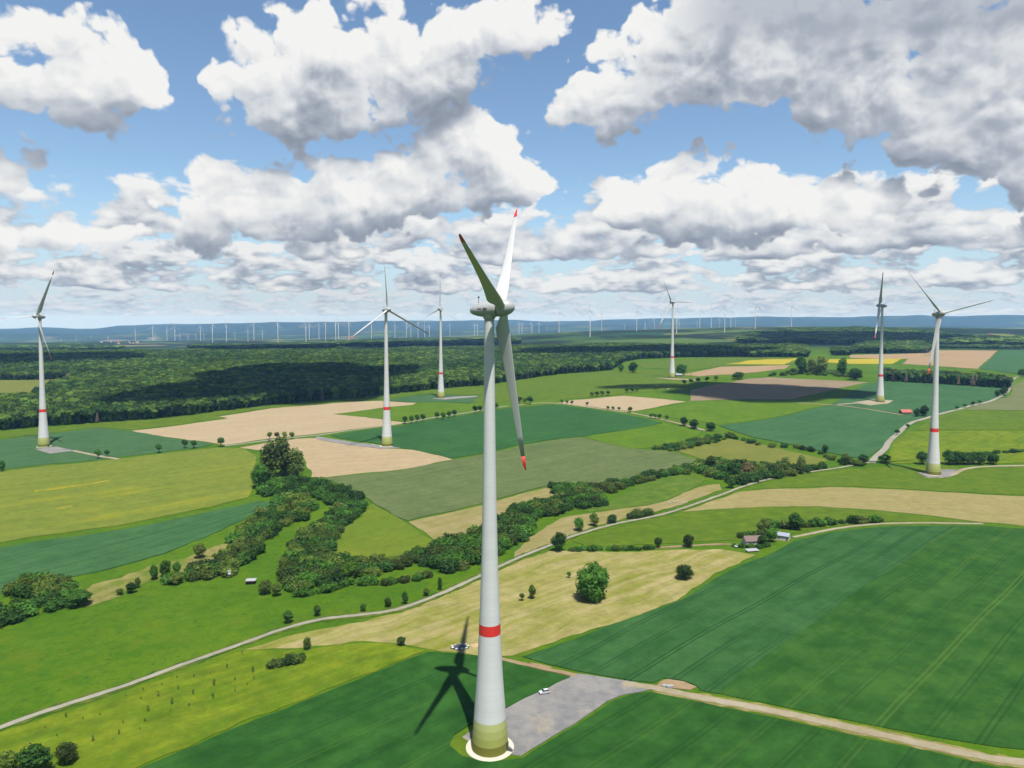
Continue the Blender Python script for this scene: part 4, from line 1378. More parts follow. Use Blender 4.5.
# --- single shrubs and trees: column, row of the foot, height in pixels, shape, leaf, label, width
SINGLES = [
    (592, 600, 38, 'full0', 'green', 'large lone broadleaf tree in the middle of the mown hay meadow', 1.0),
    (684, 579, 14, 'round2', 'brown', 'small brownish bushy tree alone near the right end of the hay meadow', 1.5),
    (532, 599, 15, 'round0', 'olive', 'slender young tree beside a ditch in the hay meadow', .75),
    (522, 601, 9, 'ball0', 'olive', 'tiny tree next to the slender young tree in the hay meadow', 1.0),
    (569, 578, 7, 'ball1', 'green', 'tiny round tree at the end of the ditch in the hay meadow', 1.1),
    (559, 551, 20, 'round3', 'dark', 'dark bushy tree at the lane where the hedge row starts', .85),
    (579, 531, 14, 'round2', 'green', 'leafy tree beside the lane in the dry grass', .9),
    (594, 526, 14, 'round1', 'olive', 'ragged tree beside the lane between shrubs and dry grass', .9),
    (612, 523, 9, 'round3', 'dark', 'low dark tree beside the lane', 1.2),
    (658, 548, 11, 'round0', 'brown', 'brownish round tree on the track above the hay meadow', .95),
    (688, 547, 13, 'round2', 'brown', 'dark spreading tree on the track near the cottage', .95),
    (795, 530, 17, 'round1', 'dark', 'tall dark tree towering over the white roofed shed', 1.0),
    (764, 534, 16, 'round3', 'brown', 'brownish tree between cottage and white roofed shed', .9),
    (772, 542, 14, 'round2', 'green', 'round green tree in front of the white roofed shed', .9),
    (762, 546, 11, 'round0', 'dark', 'dark green bush tree at the end of the cottage', 1.0),
    (288, 623, 13, 'round1', 'dark', 'dark round tree on the meadow beside the pale lane bend', 1.0),
    (317, 616, 11, 'round0', 'brown', 'brownish small tree between lane and valley meadow', .95),
    (363, 611, 8, 'round2', 'green', 'small green tree above the lane, next to lighter meadow', .9),
    (388, 607, 10, 'round3', 'brown', 'small bushy tree above the pale lane', .8),
    (405, 604, 13, 'round1', 'dark', 'upright dark tree above the pale lane', .7),
    (426, 596, 8, 'round0', 'olive', 'low olive bush at the lane near the tall tower', 1.2),
    (440, 590, 13, 'tall0', 'dark', 'slim dark tree close to the lane near the tall tower', 1.0),
    (307, 650, 13, 'round2', 'olive', 'pale green slim tree on the edge of the straw coloured meadow', .7),
    (401, 646, 10, 'round0', 'brown', 'round brown bush on the edge of the straw coloured meadow', 1.2),
    (350, 581, 20, 'round0', 'light', 'bright light green tree in front of the brownish thicket', 1.0),
    (265, 594, 14, 'round3', 'olive', 'olive bush beside the tiny shelter on the valley meadow', .95),
    (276, 596, 13, 'round1', 'brown', 'browner bush beside the tiny shelter on the valley meadow', .95),
    (200, 558, 14, 'round0', 'brown', 'dark brown shrub standing on the bare dry patch', 1.1),
    (154, 580, 14, 'round1', 'green', 'green tree, first of three on the dry grass strip', .7),
    (165, 577, 16, 'round2', 'green', 'tallest of three green trees on the dry grass strip', .7),
    (177, 576, 14, 'round0', 'green', 'green tree, last of three on the dry grass strip near the thicket', .7),
    (176, 584, 10, 'round3', 'brown', 'reddish brown bush below the three green trees', 1.4),
    (131, 593, 10, 'round1', 'dark', 'round dark bush by the footpath on the dry strip', 1.2),
    (120, 595, 6, 'round2', 'brown', 'little brown bush by the footpath on the dry strip', 1.2),
    (138, 588, 10, 'round0', 'olive', 'thin olive tree beside the round dark bush', .7),
    (80, 606, 14, 'round3', 'green', 'broad green bush at the tip of the meadow corner clump', 1.6),
    (33, 778, 30, 'round1', 'dark', 'dark leafy tree at the very corner of the yellow meadow', 1.1),
    (8, 776, 22, 'round0', 'olive', 'yellowish green tree beside the dark leafy corner tree', 1.1),
    (67, 764, 19, 'round2', 'brown', 'brownish bush beside the dark leafy corner tree', 1.1),
    (270, 480, 36, 'tall0', 'poplar', 'tall poplar at the left end of the copse by the pale soil', 1.25),
    (284, 476, 37, 'tall1', 'poplar', 'tallest poplar of the copse by the pale soil', 1.25),
    (297, 480, 30, 'tall0', 'poplar', 'shorter poplar at the right of the tallest one in the copse', 1.2),
    (260, 488, 24, 'round1', 'green', 'round green tree at the foot of the poplars beside the fading rape', .9),
    (159, 453, 9, 'ball0', 'green', 'small round tree alone between teal wheat and fading rape', 1.0),
    (221, 447, 10, 'ball1', 'dark', 'dark round tree at the corner of the pale soil', 1.1),
    (2, 472, 10, 'round0', 'green', 'small tree on the field edge below the pale gravel pad, far from the rest', .8),
    (98, 459, 9, 'ball2', 'green', 'round tree at the end of the turbine access track', 1.0),
    (107, 457, 7, 'ball0', 'green', 'smaller tree beside the one at the end of the access track', 1.0),
    (633, 373, 11, 'round1', 'dark', 'round dark tree alone in front of the forest edge', 1.15),
    (621, 372, 8, 'round0', 'green', 'smaller green tree beside the round dark tree by the forest', 1.1),
    (681, 375, 11, 'round2', 'dark', 'dark tree behind the foot of the turbine near the pale soil strip', 1.1),
    (738, 379, 7, 'round3', 'dark', 'flat topped dark tree at the corner of the brown soil', 1.8),
    (684, 426, 9, 'round0', 'dark', 'dark tree beside the white track, shorter one of a pair', 1.1),
    (694, 429, 10, 'round1', 'dark', 'dark broad tree beside the white track, taller one of a pair', 1.2),
    (711, 431, 9, 'round2', 'dark', 'dark tree where the white track reaches the hedge', 1.2),
    (630, 413, 7, 'ball1', 'dark', 'dark round tree at the bend of the white track', 1.1),
    (801, 374, 17, 'round1', 'dark', 'tall dark tree in the scrub, left of two birches', .85),
    (812, 374, 14, 'tall0', 'poplar', 'pale birch in the scrub behind the brown soil', 1.6),
    (822, 375, 17, 'tall1', 'poplar', 'taller pale birch in the scrub behind the brown soil', 1.6),
    (842, 376, 16, 'tall0', 'green', 'slim upright tree at the end of the scrub', 1.4),
    (855, 380, 11, 'round2', 'dark', 'wide dark tree closing the scrub near the edge on turbine', 1.4),
    (917, 417, 8, 'round0', 'dark', 'dark tree right behind the red roofed barn', 1.0),
    (924, 416.5, 10, 'round1', 'dark', 'bigger dark tree next to the red roofed barn', 1.0),
    (908, 429, 5, 'ball0', 'dark', 'little tree on the pale road below the barn', 1.2),
    (897, 435, 5.5, 'ball1', 'dark', 'little round tree on the pale road, lower than the barn', 1.3),
    (997, 397, 6, 'round0', 'dark', 'small dark tree at the road bend by grey stubble', 1.0),
    (1004, 396, 8, 'round1', 'dark', 'larger dark tree at the road bend by grey stubble', 1.0),
    (1022, 377, 7, 'round2', 'dark', 'dark tree where the road leaves the long wood', 1.1),
    (885, 463, 8, 'round3', 'green', 'green bush at the lower end of the wide pale road', 1.4),
    (863, 464, 9, 'round0', 'dark', 'dark bush across the wide pale road junction', 1.5),
    (825, 453, 8, 'round2', 'green', 'round tree in the hedge beside teal wheat', .9),
    (845, 465, 11, 'round1', 'olive', 'olive tree where the lane meets the hedge', 1.0),
    (785, 474, 16, 'tall1', 'poplar', 'feathery pale tree beside the lane under the yellowing grass', 1.5),
    (801, 473, 16, 'tall0', 'poplar', 'second feathery pale tree beside the lane, next to the hedge', 1.4),
    (710, 470, 14, 'round1', 'brown', 'bronze tinged tree in the copse by the lane', 1.0),
    (747, 476, 14, 'round3', 'rust', 'pinkish brown tree in the copse by the lane', 1.0),
    (733, 478, 16, 'round2', 'dark', 'darkest tallest tree in the copse by the lane', 1.0),
    (731, 488, 9, 'round0', 'green', 'round bush hanging over the lane at the copse', 1.4),
]
for (u, v, h, k, lf, lab, wd) in SINGLES:
    tree_px(u, v, h, k, lf, lab, wd)
for i, (u, h) in enumerate(((185, 9), (194, 8.5))):
    tree_px(u, 448.5, h, 'ball%d' % i, 'dark', 'one of a pair of round trees on the boundary of teal wheat', 1.0, 'pair of boundary trees')
for i, u in enumerate((269.5, 277, 284.5, 292)):
    tree_px(u, 439.5, 8, 'ball%d' % (i % 3), 'olive', 'round headed tree in the row of four above the poplars', 1.0, 'row of four trees above the poplars')
for i, (u, v) in enumerate(((405, 424), (411.5, 423.3), (417, 422.5), (423, 421.8), (437, 419.5), (443, 420), (449, 418.5), (454.5, 417.3), (475, 413.5), (480, 413), (496, 410.5))):
    tree_px(u, v, 8.5, 'ball%d' % (i % 3), 'dark', 'dark round headed tree in the avenue row along deep green wheat', 1.0, 'avenue along the deep green wheat')
for i, (u, v, h) in enumerate(((519, 404, 8), (525, 404, 7), (530, 404.5, 9))):
    tree_px(u, v, h, 'ball%d' % (i % 3), 'green', 'small tree in the trio behind the deep green wheat', 1.2, 'trio behind the wheat')
for i, (u, v) in enumerate(((562, 404), (567, 404.3), (572, 404.7), (587, 406), (608, 410), (613, 410.5), (619, 411))):
    tree_px(u, v, 4.5, 'ball%d' % (i % 3), 'dark', 'tiny tree on the white track bordering the small pale soil field', 1.2, 'tiny trees on the white track')
for i, (u, v) in enumerate(((592, 397), (597, 396.5), (602, 396), (608, 395.5), (627, 393), (632, 392.6), (637, 392), (656, 389.5), (684, 385), (691, 384), (698, 383), (707, 382), (716, 381))):
    tree_px(u, v, 5.5, 'ball%d' % (i % 3), 'dark', 'dark small tree in the broken row across the shaded meadow', 1.3, 'broken row across the shaded meadow')
for i, (u, v) in enumerate(((651, 418.5), (655, 418.8), (659.5, 419.2), (667, 420.5))):
    tree_px(u, v, 5.5, 'ball%d' % (i % 3), 'dark', 'dark small tree in the short row on the lower white track', 1.2, 'short row on the lower track')
for i, (u, h) in enumerate(((922, 12), (949, 13), (957, 12), (964, 11), (972, 11), (980, 11), (993, 10))):
    tree_px(u, 464.5, h, 'round%d' % (i % 4), 'dark', 'dark spreading tree in the row behind the turbine above the straw strip', 1.1, 'tree row behind the turbine')
for i, (u, v) in enumerate(((957, 410), (965, 408), (973, 406), (980, 404.5))):
    tree_px(u, v, 4, 'ball%d' % (i % 3), 'dark', 'tiny tree dotting the pale road towards the long wood', 1.3, 'tiny trees along the pale road')
hedge([(276, 667), (284, 665), (292, 663), (300, 660)], 2.8, (3, 4.6), ['brown', 'dark'], 'shrub in the small clump alone on the yellow meadow', 'shrub clump on the yellow meadow', 1.3, 21, .8)

# young planted trees on the yellow meadow
SAP = [(66, 718, 6), (45, 729, 4), (83, 720, 4), (57, 737, 4), (100, 716, 4), (93, 742, 9), (113, 740, 3), (119, 735, 6), (123, 724, 5), (140, 730, 4), (145, 722, 6), (148, 712, 8), (141, 700, 4),
       (143, 691, 5), (158, 697, 8), (126, 697, 4), (172, 705, 8), (170, 712, 4), (193, 695, 7), (189, 707, 6), (178, 690, 6), (177, 679, 5), (162, 686, 4), (194, 678, 5), (213, 699, 7), (214, 686, 8), (210, 674, 4),
       (227, 669, 6), (235, 681, 5), (235, 692, 6), (253, 673, 8), (254, 680, 5), (242, 654, 6), (247, 686, 4), (107, 700, 3), (35, 735, 3), (227, 662, 3)]
for i, (u, v, h) in enumerate(SAP):
    tree_px(u, v, h * .85, 'sapling%d' % (i % 3), 'olive' if i % 3 else 'green', 'thin young tree planted in rows on the yellow meadow below the lane', 1.3, 'planted young trees', 'young tree', 'young_tree')

hedge([(736, 546.5), (742, 547.5), (748, 548), (756, 548.5), (762, 547.5), (768, 546)], 3.4, (2.2, 3.8), ['green', 'dark', 'green'], 'garden shrub in front of the cottage', 'garden shrubs of the cottage', 1.3, 31, .8)
hedge([(742, 538), (752, 537), (762, 535), (770, 533)], 5.0, (4, 7), ['dark', 'brown', 'green'], 'garden shrub behind the cottage', 'garden shrubs behind the cottage', 1.2, 32, 1)
# the 300 shrubs that show largest are things, the rest one mass of scrub
SHRUBS.sort(key=lambda q: -q[1] * q[6] / math.hypot(q[0].x, q[0].y))
for (p, h, k, lf, lab, grp, wd) in SHRUBS[:300]:
    plant('shrub', p, h, 'shrub%d' % k, lf, WORD[lf] + ' ' + lab, 'shrub', grp, wd, False)


def scatter(name, pts, sources, label, seed=0):
    """one mass of plants: points carrying size, turn and sort, filled with plants by geometry nodes"""
    col = bpy.data.collections.new(name + '_plants')
    for i, (me, mat) in enumerate(sources):
        me = me.copy()
        me.materials.clear()
        me.materials.append(mat)
        o = bpy.data.objects.new('%s_plant_%02d' % (name, i), me)
        col.objects.link(o)
    me = bpy.data.meshes.new(name)
    me.from_pydata([tuple(p[0]) for p in pts], [], [])
    for an, typ, vals in (('size', 'FLOAT_VECTOR', [c for p in pts for c in p[1]]), ('turn', 'FLOAT_VECTOR', [c for p in pts for c in (0, 0, p[2])]), ('sort', 'INT', [p[3] for p in pts])):
        at = me.attributes.new(an, typ, 'POINT')
        at.data.foreach_set('vector' if typ == 'FLOAT_VECTOR' else 'value', vals)
    ob = obj(name, me, None, kind='stuff', label=label)
    gt = bpy.data.node_groups.new(name + '_nodes', 'GeometryNodeTree')
    gt.interface.new_socket('Geometry', in_out='INPUT', socket_type='NodeSocketGeometry')
    gt.interface.new_socket('Geometry', in_out='OUTPUT', socket_type='NodeSocketGeometry')
    N = gt.nodes
    gi, go = N.new('NodeGroupInput'), N.new('NodeGroupOutput')
    ci = N.new('GeometryNodeCollectionInfo')
    ci.inputs['Collection'].default_value = col
    ci.inputs['Separate Children'].default_value = True
    ci.inputs['Reset Children'].default_value = True
    ip = N.new('GeometryNodeInstanceOnPoints')
    ip.inputs['Pick Instance'].default_value = True

    def att(nm, dt):
        a = N.new('GeometryNodeInputNamedAttribute')
        a.data_type = dt
        a.inputs['Name'].default_value = nm
        return a.outputs['Attribute']
    L = gt.links
    L.new(gi.outputs[0], ip.inputs['Points'])
    L.new(ci.outputs[0], ip.inputs['Instance'])
    L.new(att('sort', 'INT'), ip.inputs['Instance Index'])
    L.new(att('turn', 'FLOAT_VECTOR'), ip.inputs['Rotation'])
    L.new(att('size', 'FLOAT_VECTOR'), ip.inputs['Scale'])
    L.new(ip.outputs[0], go.inputs[0])
    md = ob.modifiers.new('plants', 'NODES')
    md.node_group = gt
    return ob


_lf = ['green', 'dark', 'brown', 'olive', 'rust']
scatter('scrub', [(p, (h * wd, h * wd, h), rng.uniform(0, 6.28), _lf.index(lf)) for (p, h, k, lf, lab, grp, wd) in SHRUBS[300:]],
        [(KINDS['shrub%d' % (i % 5)][0], LEAF[l]) for i, l in enumerate(_lf)], 'mass of smaller scrub filling the hedges and thickets')

# --- forest and far woods
def lobes_canopy(seed):
    rg = random.Random(seed)
    L = [(0, 0, .72, .30, .30, .24), (0, 0, .38, .20, .20, .34)]
    for i in range(6):
        a = 2 * math.pi * i / 6 + rg.uniform(-.4, .4)
        s_ = rg.uniform(.13, .2)
        L.append((math.cos(a) * rg.uniform(.14, .26), math.sin(a) * rg.uniform(.14, .26), rg.uniform(.6, .85), s_, s_, s_ * .75))
    return L


F_ROUND = [crown_mesh('forest_crown', lobes_canopy(70 + i), 230, .07, 70 + i, .8) for i in range(3)]


def conifer_mesh(seed):
    rg = np.random.default_rng(seed)
    V, Fc = [], []
    for k in range(9):
        z = .16 + k * .088
        r = .19 * (1 - k / 9.6) + .02
        for i in range(11):
            a = 2 * math.pi * (i + rg.uniform(-.3, .3)) / 11
            w = r * .42
            ca, sa = math.cos(a), math.sin(a)
            o = len(V)
            z2 = z + rg.uniform(-.02, .02)
            rr = r * rg.uniform(.8, 1.15)
            V += [(-sa * w * .4, ca * w * .4, z2 + .10), (sa * w * .4, -ca * w * .4, z2 + .10), (ca * rr + sa * w, sa * rr - ca * w, z2), (ca * rr - sa * w, sa * rr + ca * w, z2)]
            Fc.append((o, o + 1, o + 2, o + 3))
    o = len(V)
    n = 7
    for i in range(n):
        a = 2 * math.pi * i / n
        V.append((.10 * math.cos(a), .10 * math.sin(a), .12))
    V.append((0, 0, 1.0))
    V.append((0, 0, 0))
    for i in range(n):
        Fc.append((o + i, o + (i + 1) % n, o + n))
        Fc.append((o + (i + 1) % n, o + i, o + n + 1))
    me = bpy.data.meshes.new('conifer')
    me.from_pydata(V, [], Fc)
    me.update()
    return me


F_CON = [conifer_mesh(i) for i in range(2)]
F_SRC = [(F_ROUND[0], LEAF['forest']), (F_ROUND[1], LEAF['forest']), (F_ROUND[2], LEAF['dark']), (F_CON[0], LEAF['spruce']), (F_CON[1], LEAF['spruce']), (F_CON[0], LEAF['dead'])]


def wood(name, px, spacing, hr, label, mix=(.46, .30, .16, .06, .0, .006), seed=1, holes=(), wide=1.25, grow=None):
    rg = np.random.default_rng(seed)
    W = poly_px(px)
    HW = [poly_px(h) for h in holes]
    xs, ys = [p.x for p in W], [p.y for p in W]
    x0, x1, y0, y1 = min(xs), max(xs), min(ys), max(ys)
    nx, ny = int((x1 - x0) / spacing) + 1, int((y1 - y0) / spacing) + 1
    gx, gy = np.meshgrid(np.arange(nx), np.arange(ny))
    X = (x0 + (gx + rg.uniform(-.42, .42, gx.shape)) * spacing).ravel()
    Y = (y0 + (gy + rg.uniform(-.42, .42, gx.shape)) * spacing).ravel()

    def ins(poly):
        c = np.zeros(len(X), bool)
        j = len(poly) - 1
        for i in range(len(poly)):
            xi, yi, xj, yj = poly[i].x, poly[i].y, poly[j].x, poly[j].y
            k = ((yi > Y) != (yj > Y)) & (X < (xj - xi) * (Y - yi) / (yj - yi + 1e-9) + xi)
            c ^= k
            j = i
        return c
    keep = ins(W)
    for h in HW:
        keep &= ~ins(h)
    X, Y = X[keep], Y[keep]
    Z = terrain(X, Y)
    # stands of one kind: slowly varying choice
    stand = np.sin(X / 130 + seed) * np.sin(Y / 170 + 2 * seed) + .6 * np.sin(X / 61 + Y / 83)
    pts = []
    cum = np.cumsum(mix) / sum(mix)
    u = rg.random(len(X))
    con = rg.random(len(X)) < np.clip((stand - .35) * 1.2, 0, .85) * (sum(mix[3:]) * 3.0)
    hs = rg.uniform(hr[0], hr[1], len(X)) * (1 + .12 * np.sin(X / 47) * np.sin(Y / 53))
    for i in range(len(X)):
        k = int(np.searchsorted(cum, u[i]))
        if con[i]:
            k = 3 + int(rg.integers(0, 2))
        h = hs[i]
        wd = h * wide * rg.uniform(.85, 1.2) * (spacing / 9.0 if k < 3 else .9 * spacing / 9.0)
        pts.append(((X[i], Y[i], Z[i] - .3), (wd, wd, h), rg.uniform(0, 6.28), min(k, 5)))
    return scatter(name, pts, F_SRC, label)


wood('forest', [(-70, 438), (0, 431), (50, 426), (112, 422), (187, 416), (256, 407), (306, 402), (356, 398), (431, 390), (481, 386), (506, 382), (562, 374), (612, 370), (624, 362), (640, 359), (700, 357), (762, 355.5), (775, 350), (700, 348.5),
                (640, 348), (512, 350), (300, 352.5), (130, 354), (-70, 355)], 7.0, (14, 22), 'wide mixed forest behind the fields', seed=3,
     holes=[[(-80, 381), (65, 379.5), (67, 385), (35, 397), (32, 404), (-80, 405)]])
wood('wood', [(745, 357.5), (808, 357.5), (806, 350), (790, 348), (745, 349)], 11, (17, 23), 'dark square wood behind the yellow rape', seed=5)
wood('wood', [(832, 355.5), (850, 355.5), (852, 351), (834, 351)], 11, (16, 20), 'small dark wood between rape strip and tilled soil', seed=6)
wood('wood', [(853, 353.8), (928, 353.3), (930, 349), (915, 345), (870, 345), (855, 349)], 11, (18, 23), 'dark wood behind the edge on turbine', seed=7)
wood('wood', [(884, 381.3), (950, 385), (1010, 389), (1011, 386.5), (975, 381), (930, 378), (886, 377)], 8, (16, 22), 'long narrow wood with bare brown larches below the pale soil', (.12, .1, .2, .25, .15, .25), 8)
wood('wood', [(740, 343), (860, 344), (940, 346), (1090, 347), (1090, 342), (960, 339), (930, 334), (860, 330), (800, 331), (745, 336)], 24, (18, 26), 'dark wooded ridge on the far plateau', seed=9)
wood('wood', [(330, 346), (520, 344), (520, 341), (420, 341.5), (335, 342.5)], 24, (18, 24), 'dark far wood band behind the big forest', seed=10)
wood('wood', [(190, 350), (335, 348), (335, 345.5), (195, 347)], 24, (18, 24), 'far band of added trees imitating cloud shadow in front of the crowded wind farm', seed=11)  # trees added to darken this strip in place of a cloud shadow
wood('wood', [(-80, 352), (120, 350), (100, 346.5), (-80, 348)], 24, (18, 24), 'far wood band on the hazy plain', seed=12)
wood('orchard', [(938, 348.5), (1024, 349), (1090, 349), (1090, 346), (1024, 345.5), (940, 345.5)], 19, (7, 10), 'orchard rows beyond the pale tilled soil', seed=13)


# ------------------------------------------------------------------ buildings and small things
def roof_mat(name, c, metal=False):
    m, g = new_mat(name)
    pos = g.n('ShaderNodeTexCoord').outputs['Object']
    n = g.noise(pos, .8, 5, .6)
    sep = g.n('ShaderNodeSeparateXYZ', ins={0: pos}).outputs
    wv = g.m('SINE', g.m('MULTIPLY', sep[0], 2 * math.pi / .35))
    col = g.v('SCALE', c[:3], g.m('ADD', g.m('MULTIPLY_ADD', n, .5, .72), g.m('MULTIPLY', wv, .06)))
    finish(g, col, .35 if metal else .8, .5 if metal else .2, wv, .03, .5)
    return m


def gable_house(name, u, v, size, rz, wall, roof, label, cat, windows=2, chimney=False, door=True):
    L, W, H, RH = size
    p = P(u, v)
    root = empty(name, (p.x, p.y, p.z), rz, 1, label=label, category=cat)
    bm = bmesh.new()
    base = [(-L / 2, -W / 2), (L / 2, -W / 2), (L / 2, W / 2), (-L / 2, W / 2)]
    lo = [bm.verts.new((x, y, -.5)) for x, y in base]
    hi = [bm.verts.new((x, y, H)) for x, y in base]
    ra, rb = bm.verts.new((-L / 2, 0, H + RH)), bm.verts.new((L / 2, 0, H + RH))
    for i in range(4):
        j = (i + 1) % 4
        bm.faces.new((lo[i], lo[j], hi[j], hi[i]))
    bm.faces.new((hi[1], hi[2], rb))
    bm.faces.new((hi[3], hi[0], ra))
    bm.faces.new(lo[::-1])
    obj('wall', bm, wall, root)
    bm = bmesh.new()
    o, t = .45, .16
    sl = RH / (W / 2)
    for s in (-1, 1):
        y1, z1 = s * (W / 2 + o), H - o * sl
        q = [(-L / 2 - o, 0, H + RH + .04), (L / 2 + o, 0, H + RH + .04), (L / 2 + o, y1, z1 + .04), (-L / 2 - o, y1, z1 + .04)]
        a = [bm.verts.new(c) for c in q]
        b = [bm.verts.new((c[0], c[1], c[2] + t)) for c in q]
        bm.faces.new(a[::-1] if s > 0 else a)
        bm.faces.new(b if s > 0 else b[::-1])
        for i in range(4):
            j = (i + 1) % 4
            bm.faces.new((a[i], a[j], b[j], b[i]))
    bmesh.ops.recalc_face_normals(bm, faces=bm.faces)
    rf = obj('roof', bm, roof, root)
    if chimney:
        obj('chimney', box(bmesh.new(), (L * .25, .4, H + RH + .3), (.6, .6, 1.5)), brick_m, rf)
    for i in range(windows):
        x = -L / 2 + (i + .7) * L / (windows + .6)
        w_ = obj('window', box(bmesh.new(), (x, -W / 2 - .03, H * .58), (1.1, .12, 1.1)), frame_m, root)
        obj('pane', box(bmesh.new(), (x, -W / 2 - .08, H * .58), (.9, .06, .9)), glass_m, w_)
    if door:
        obj('door', box(bmesh.new(), (L / 2 - .9, -W / 2 - .03, 1.0), (1.0, .1, 2.0)), wood_m, root)
    return root


brick_m = plain('old_brick', (.26, .12, .08), .9, .1, .15, 2)
plaster_m = plain('pale_plaster', (.55, .52, .46), .9, .1, .1, .8)
timber_m = plain('weathered_timber', (.16, .12, .09), .9, .1, .2, 1.5)
wood_m = plain('painted_wood', (.15, .11, .08), .7, .2, .1, 1.5)
frame_m = plain('window_frame', (.6, .6, .58), .5, .3, .04)
glass_m = plain('dark_glass', (.03, .04, .05), .08, .6, .02)
tile_m = roof_mat('brown_tile', (.125, .09, .08))
redtile_m = roof_mat('red_tile', (.28, .09, .07))
sheet_m = roof_mat('pale_sheet_roof', (.21, .235, .28), True)
white_p = plain('white_paint', (.72, .73, .72), .4, .4, .05, .7)
rubber_m = plain('rubber', (.02, .02, .02), .8, .2, .1)
tarp_m = plain('dark_plastic_sheet', (.04, .05, .07), .35, .5, .3, 1.2)
whitebag_m = plain('white_bag', (.52, .51, .47), .7, .2, .1, 2)
straw_m = plain('straw', (.46, .34, .19), .95, .05, .25, 1.4)
stone_pale = plain('pale_grey_sheet', (.36, .37, .38), .6, .3, .1, 1)
stone_m = plain('grey_block', (.34, .35, .36), .9, .1, .15, 1)

gable_house('cottage', 752, 544, (11, 6.5, 3.0, 2.4), R(8), plaster_m, tile_m, 'small cottage with brown tiled roof among garden trees', 'house', 3, True)
gable_house('shed', 781, 539, (10.5, 8, 3.4, 1.1), R(-30), plaster_m, sheet_m, 'shed with pale blue white sheet roof under the tall dark tree', 'shed', 1)
gable_house('barn', 905.5, 414, (14, 8.5, 3.0, 3.4), R(0), timber_m, redtile_m, 'red roofed timber barn at the pale road beside two dark trees', 'barn', 1)
gable_house('shed', 678.5, 376.5, (13, 9, 3.5, 2.2), R(10), timber_m, sheet_m, 'grey roofed shed behind the turbine near the pale soil strip', 'shed', 1)


def shelter(u, v):
    p = P(u, v)
    root = empty('shelter', p, R(6), 1, label='tiny open fronted animal shelter with white roof on the bright valley meadow', category='shelter')
    bm = box(bmesh.new(), (0, 0, 2.45), (5.6, 3.4, .18))
    for vv in bm.verts:
        vv.co.z += -vv.co.y * -.1
    obj('roof', bm, stone_pale, root)
    bm = box(bmesh.new(), (0, 1.4, 1.1), (5.0, .12, 2.4))
    obj('back_wall', bm, timber_m, root)
    for sx in (-1, 1):
        obj('side_wall', box(bmesh.new(), (sx * 2.45, 0.05, 1.05), (.12, 2.55, 2.2)), timber_m, root)
        obj('post', box(bmesh.new(), (sx * 1.2, -1.35, 1.0), (.16, .16, 2.3)), wood_m, root)


shelter(251, 584)


def feeder(u, v):
    p = P(u, v)
    root = empty('hunting_hide', p, .3, 1, label='small pale raised hide beside the valley thicket', category='hide')
    obj('cabin', box(bmesh.new(), (0, 0, 3.2), (1.5, 1.5, 1.8)), white_p, root)
    obj('roof', box(bmesh.new(), (0, 0, 4.2), (1.9, 1.9, .14)), stone_m, root)
    for sx in (-1, 1):
        for sy in (-1, 1):
            obj('leg', box(bmesh.new(), (sx * .65, sy * .65, 1.1), (.14, .14, 2.6)), timber_m, root)


feeder(229.5, 578)


def greenhouse(u, v):
    p = P(u, v)
    root = empty('garden_frame', p, R(12), 1, label='low white framed glasshouse roof in front of the cottage garden', category='glasshouse')
    obj('base', box(bmesh.new(), (0, 0, .35), (6.6, 3.0, .9)), timber_m, root)
    for i in range(5):
        x = -3.2 + i * 1.6
        bm = box(bmesh.new(), (x, 0, 1.15), (1.5, 3.7, .1))
        for vv in bm.verts:
            vv.co.z -= vv.co.y * -.14
        obj('pane', bm, stone_pale, root)
        obj('bar', box(bmesh.new(), (x + .78, -1.75, .9), (.08, .12, .5)), frame_m, root)


greenhouse(752, 551.5)


